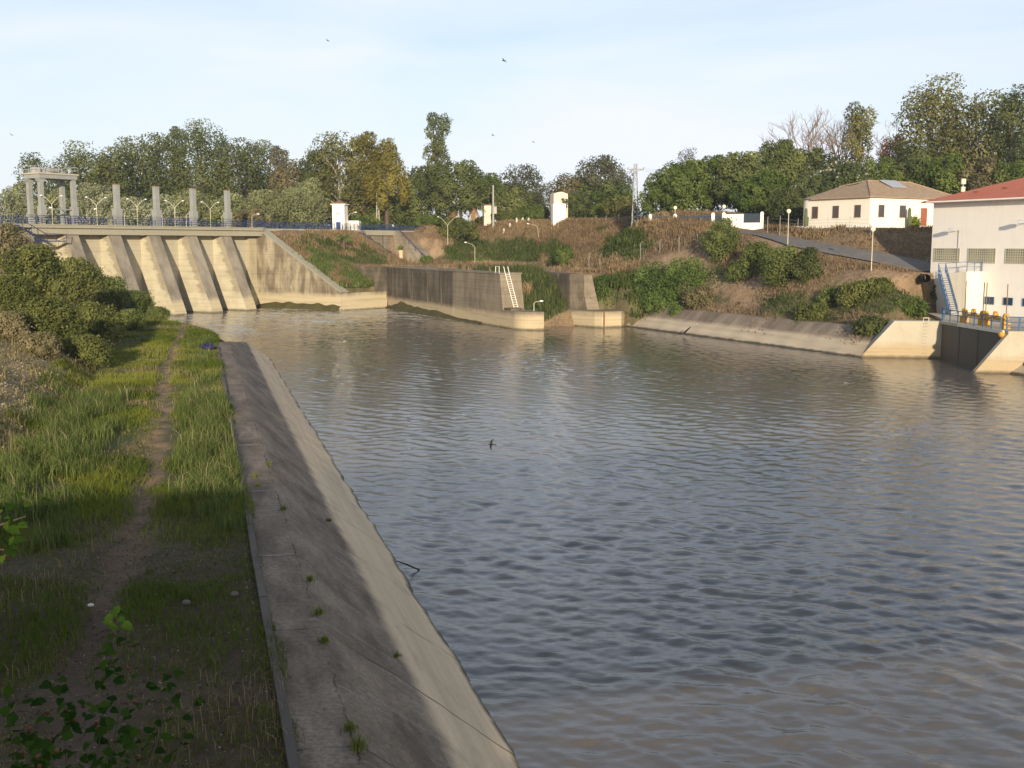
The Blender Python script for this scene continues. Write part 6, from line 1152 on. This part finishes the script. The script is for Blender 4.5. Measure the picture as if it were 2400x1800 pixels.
r = np.random.default_rng(5); n = 1500; stones('pebbles', r.normal(-1.6, 1.9, n).clip(-7, 1), 16 + 30 * r.uniform(0, 1, n) ** 1.2, .022, SMM, 'small pale pebbles strewn on the dark path', 8)
n = 2600; stones('gravel', -8.6 - np.abs(r.normal(0, 2.2, n)), r.normal(66, 8, n), .07, SMM, 'loose gravel and broken stone on the bare slope', 9)
q = atz(213, 1421, 4.0); mb = MB(); mb.ball(q + [0, 0, .03], .075, 8, 6, sc=(1.2, .8, .6)); setp(mb.build('stone', stm, None, q), 'white stone lying alone on the dark ground left of the path', 'stone')
for px, py, lb in ((550, 1395, 'rounded grey stone in the grass near the kerb'), (437, 1415, 'rounded brownish stone on the path edge')):
    q = atz(px, py, 4.0); mb = MB(); mb.ball(q + [0, 0, .03], .10, 9, 7, sc=(1.15, .9, .75)); setp(mb.build('stone', paint('field_stone', (.16, .13, .11), .9), None, q), lb, 'stone')
# weeds on the left slope
P, s, t_ = left_pts(42000, -27, -7.5, 45, 160, 13, lambda s, t_: (.25 + .75 * cl(s, t_, .5, 231, .4, .6)) * np.where((t_ > 52) & (t_ < 80) & (s > -15), .5, 1)); scatter_blades('dry_weeds', P, RNG.uniform(.15, .75, len(P)), np.full(len(P), .05), leaf_mat('weed_dry', (.12, .11, .035), (.34, .28, .12), .3), 'dry weeds over the slope below the dam', 'weeds', .6, 14)
# weeds over the far hills
r = np.random.default_rng(31); n = 200000; x = r.uniform(-45, 66, n); y = 120 + (300 - 120) * r.uniform(0, 1, n); z = terrain(x, y); P = np.stack([x, y, z], -1); px, py = proj(P); jx = px + (fbm(x * .25, y * .25, 51) - .5) * 110; jy = py + (fbm(x * .25, y * .25, 57) - .5) * 45; u, tt = dco(x, y); kk, qq = lco(x, y)
gr = np.zeros(n, bool); sa = np.zeros(n, bool)
for q in GREEN: gr |= inpoly(jx, jy, q)
for q in SAND: sa |= inpoly(jx, jy, q)
G_, Z_ = ROADPTS; ra = G_[:, 0]; rb_ = G_[:, -1]; road_poly = np.concatenate([ra, rb_[::-1]]); onroad = inpoly(x, y, road_poly); cen = (ra + rb_) / 2; nearroad = (np.min((x[:, None] - cen[None, ::6, 0]) ** 2 + (y[:, None] - cen[None, ::6, 1]) ** 2, 1) < 16)
rel = np.stack([x, y], -1) - HC[:2]; hl = rel @ np.linalg.inv(np.stack([HL[:2], HR[:2]])) / HSC; inhouse = (hl[:, 0] > -2.6) & (hl[:, 0] < 17) & (hl[:, 1] > -2.6) & (hl[:, 1] < 23); br_ = np.stack([x, y], -1) - BO[:2]; bnn = br_ @ BN[:2]; baa = br_ @ BA[:2]; inb = (bnn > -4) & (baa > -1)
emb_ = (tt > 10) & (tt < FLANK_T0 - 4) & (u > .5) & (u < 25) & ~((tt > 20) & (z < 8.6)); ok = (z > 1.2) & ~onroad & ~inhouse & ~inb & ~((z < 8.6) & (y > 186) & (x < 15) & ~emb_ & (qq > -60) & (r.uniform(0, 1, n) < .93)) & ~((u > -9) & (u < .9) & (tt < 66)) & (u > -2) & ~((tt > FLANK_T0 - 4) & (tt < FLANK_T1 + 8) & (u < 11)) & ~((x > 38) & (y < 127)) & ~((px > 1688) & (px < 1800) & (y > 174) & (y < 200)) & ~((px > 1500) & (px < 1690) & (py > 585) & (py < 640) & (r.uniform(0, 1, n) < .7)) & ~((qq > -1) & (qq < 16.5) & (kk > -36) & (kk < 12))
tall = np.where(gr, .65, .55) * np.where(sa, .55, 1) * (.5 + 1.0 * fbm(x * .3, y * .3, 91)) * np.where(nearroad, .45, 1) * np.where(y < 165, .7, 1.35)
GW = leaf_mat('hill_green_weed', (.045, .07, .018), (.14, .17, .05), .35); BW = leaf_mat('hill_brown_weed', (.155, .105, .06), (.35, .255, .145), .35); YW = leaf_mat('hill_straw_weed', (.20, .14, .075), (.40, .30, .16), .3)
green = ok & (gr | (emb_ & (fbm(x * .2, y * .2, 95) + (u - 8) * .02 > .5))); rest = ok & ~green & ~(sa & (r.uniform(0, 1, n) < .45)); straw = rest & ((fbm(x * .15, y * .15, 97) > .52) | emb_); brown = rest & ~straw
for nm, m_, mt, lb in (('green_weeds', green, GW, 'green weeds in patches over the far banks and hill'), ('brown_weeds', brown, BW, 'brown dry weeds over the hill and the far bank'), ('straw_weeds', straw, YW, 'straw coloured weeds over the far bank and the embankment')):
    Q = np.repeat(P[m_], 4, 0) + np.random.default_rng(3).normal(0, .42, (4 * m_.sum(), 3)) * [1, 1, 0]; hq = np.repeat(tall[m_], 4) * r.uniform(.4, 1.45, 4 * m_.sum()); scatter_blades(nm, Q, hq, .06 + hq * .09, mt, lb, 'weeds', .6, 21, sink=.1)
# reeds in the lock chamber and at the foot of the embankment
r = np.random.default_rng(41); n = 9000; k_ = r.uniform(-30, 2.0, n); q_ = r.uniform(3.9, 11.2, n); Q = LO[None] + LA[None] * k_[:, None] + LN[None] * q_[:, None]; Q[:, 2] = terrain(Q[:, 0], Q[:, 1]); gsel = fbm(k_ * .3, q_ * .3, 5) + (k_ + 16) * .012 > .5
scatter_blades('reeds', Q[gsel], r.uniform(.7, 2.2, gsel.sum()), np.full(gsel.sum(), .17), leaf_mat('reed_green', (.05, .075, .025), (.15, .17, .06), .3), 'green reeds filling the front of the lock chamber', 'reeds', .3, 22); scatter_blades('dry_reeds', Q[~gsel], r.uniform(.9, 2.4, (~gsel).sum()), np.full((~gsel).sum(), .15), leaf_mat('reed_dry', (.24, .16, .09), (.42, .31, .19), .3), 'dry brown reeds at the back of the lock chamber', 'reeds', .4, 23)
n = 13000; u_ = 24 - np.abs(r.normal(0, 9, n)); tq = r.uniform(10, 20, n); Q = DO[None] + DN[None] * u_[:, None] + DD[None] * tq[:, None]; Q[:, 2] = terrain(Q[:, 0], Q[:, 1]); okq = (u_ > 3); gq = fbm(u_ * .25, tq * .25, 9) + (u_ - 13) * .03 > .5
scatter_blades('embankment_grass', Q[okq & gq], r.uniform(.5, 1.5, (okq & gq).sum()), np.full((okq & gq).sum(), .16), leaf_mat('emb_green', (.085, .12, .03), (.24, .29, .09), .4), 'tall green grass low on the embankment beside the training wall', 'grass', .3, 24); scatter_blades('embankment_straw', Q[okq & ~gq], r.uniform(.5, 1.6, (okq & ~gq).sum()), np.full((okq & ~gq).sum(), .14), YW, 'dry straw grass high on the embankment beside the training wall', 'grass', .4, 25)

# ------------------------------------------------------------------ leafy sapling under the camera
def big_leaf(P, D, Nn, s):
    """heart shaped leaf, folded along the rib: 8 points"""
    D = D / np.linalg.norm(D); Nn = Nn - D * (Nn @ D); Nn /= np.linalg.norm(Nn); S = np.cross(D, Nn); o = [(0, 0, 0), (.18, .30, .05), (-.06, .42, .06), (.45, .40, .07), (.80, .2, .03), (1.08, 0, -.10), (.5, 0, -.03)]
    pt = lambda a, b, c: P + D * a * s + S * b * s + Nn * c * s
    V = [pt(0, 0, 0), pt(.5, 0, -.02), pt(1.08, 0, -.12)] + [pt(-.07, y * .26, .05) if False else pt(-.07, y * .26, .05) for y in (1,)] + [pt(.2, .46, .07), pt(.66, .32, .03), pt(-.07, -.26, .05), pt(.2, -.46, .07), pt(.66, -.32, .03)]
    return V, [[0, 1, 4, 3], [1, 2, 5, 4], [0, 6, 7, 1], [1, 7, 8, 2]]
e = empty('sapling', (-3.6, 6.3, 3.9), 'broad leaved sapling with orange berries in front of the dark ground', 'sapling'); r = np.random.default_rng(9)
TIPS = [((60, 1210, 7.0), 26, .6), ((20, 1290, 7.2), 18, .5), ((268, 1475, 7.6), 44, .42), ((300, 1545, 7.5), 20, .35), ((60, 1700, 6.9), 60, .75), ((150, 1640, 7.4), 50, .6), ((240, 1690, 7.0), 50, .6), ((330, 1640, 7.7), 34, .5), ((415, 1610, 7.9), 30, .42), ((470, 1640, 8.0), 12, .3), ((120, 1770, 6.6), 60, .7), ((0, 1600, 7.1), 30, .5), ((300, 1740, 6.9), 26, .5)]
root = np.array([-3.6, 6.3, 3.9]); fork = fork0 = np.array([-3.0, 6.7, 7.6]); mb = MB(); mb.tube([root - [0, 0, .3], root + [.2, .1, 1.8], fork], [.07, .055, .04], 8); LV, LF, LA_, BT = [], [], [], []
for (px, py, Y), n, sp in TIPS:
    tip = aty(px, py, Y); fork = aty(-190, 1360, 7.2) if py < 1300 and px < 100 else fork0; mid = (fork + tip) / 2 + [0, 0, .12]; mb.tube([fork, fork + (mid - fork) * .5 + r.normal(0, .06, 3), mid + r.normal(0, .04, 3), tip], [.014, .011, .008, .003], 6)
    for i in range(n):
        f = 1.05 - .55 * r.uniform() ** 1.4; p = mid + (tip - mid) * (f * 2 - 1) if f > .5 else fork + (mid - fork) * f * 2; p = p + r.normal(0, .11 * sp, 3) + [0, 0, .03]; D_ = unit(np.array([r.normal(0, 1), r.normal(0, 1) - .3, r.uniform(-.8, .1)])); V, F = big_leaf(p, D_, np.array([r.normal(0, .35), r.normal(0, .35) - .3, 1.0]), r.uniform(.05, .09)); b = len(LV); LV += V; LF += [[b + k for k in q] for q in F]; LA_ += [r.uniform(0, .75) + (.3 if py < 1300 else 0)] * 9  # upper left leaves lightened: sunlight put into their colour
    BT += [tip + r.normal(0, .12 * sp, 3) - [0, 0, .06] for i in range(n // 16)]
fk2 = aty(-190, 1360, 7.2); mb.tube([fork0, (fork0 + fk2) / 2 + [-.2, 0, .1], fk2], [.03, .024, .014], 7); mb.build('stem', M['bark'], e)
NLF = len(LF)
for q in BT:
    b = len(LV); g_ = .011; LV += [q + np.array([x, y, z]) * g_ for z in (-1, 1) for x, y in ((-1, -1), (1, -1), (1, 1), (-1, 1))]; LF += [[b + k for k in f] for f in ([3, 2, 1, 0], [4, 5, 6, 7], [0, 1, 5, 4], [1, 2, 6, 5], [2, 3, 7, 6], [3, 0, 4, 7])]; LA_ += [.5] * 8
MI = np.r_[np.zeros(NLF, np.int32), np.ones(len(LF) - NLF, np.int32)]
o = link_mesh('foliage', fast_mesh('foliage', np.array(LV) - root, np.array(LF), {'v': np.clip(LA_, 0, 1)}), leaf_mat('sapling_leaf', (.02, .052, .010), (.07, .12, .016), .35), e)
o.data.materials.append(plain('orange_berry', (.15, .05, .015), .6)); o.data.polygons.foreach_set('material_index', MI)

# dead leaves and twigs on the shaded ground
r = np.random.default_rng(55); n = 9000; s = r.normal(-2.6, 2.6, n).clip(-9, 1.1); t_ = 15 + 34 * r.uniform(0, 1, n) ** 1.1; x, y = lxy(s, t_); P = np.stack([x, y, left_z(s, t_) + .012], -1)
V, F = leaf_quads(P, .045, r, 1.9, nrm=np.tile([0, 0, 1.6], (n, 1))); setp(link_mesh('leaf_litter', fast_mesh('leaf_litter', V, F, {'v': np.repeat(r.uniform(0, 1, n), 4)}), leaf_mat('litter', (.05, .035, .022), (.22, .16, .095), .0)), 'dead leaves and bits of straw on the shaded ground', 'leaf litter', kind='stuff')

# air volume added to lift far darks and soften contrast: haze
mb = MB(); mb.fbox(lambda a, b_, z: np.array([a, b_, z]), -420, 420, -60, 420, -6, 75)
m, t = mat('added_haze_air'); pv = N(t, 'VolumePrincipled'); pv.inputs['Color'].default_value = (.86, .90, 1.0, 1); pv.inputs['Density'].default_value = .00016; pv.inputs['Anisotropy'].default_value = .2
L(t, pv.outputs['Volume'], N(t, 'OutputMaterial').inputs['Volume'])
setp(mb.build('added_haze', m), kind='stuff')
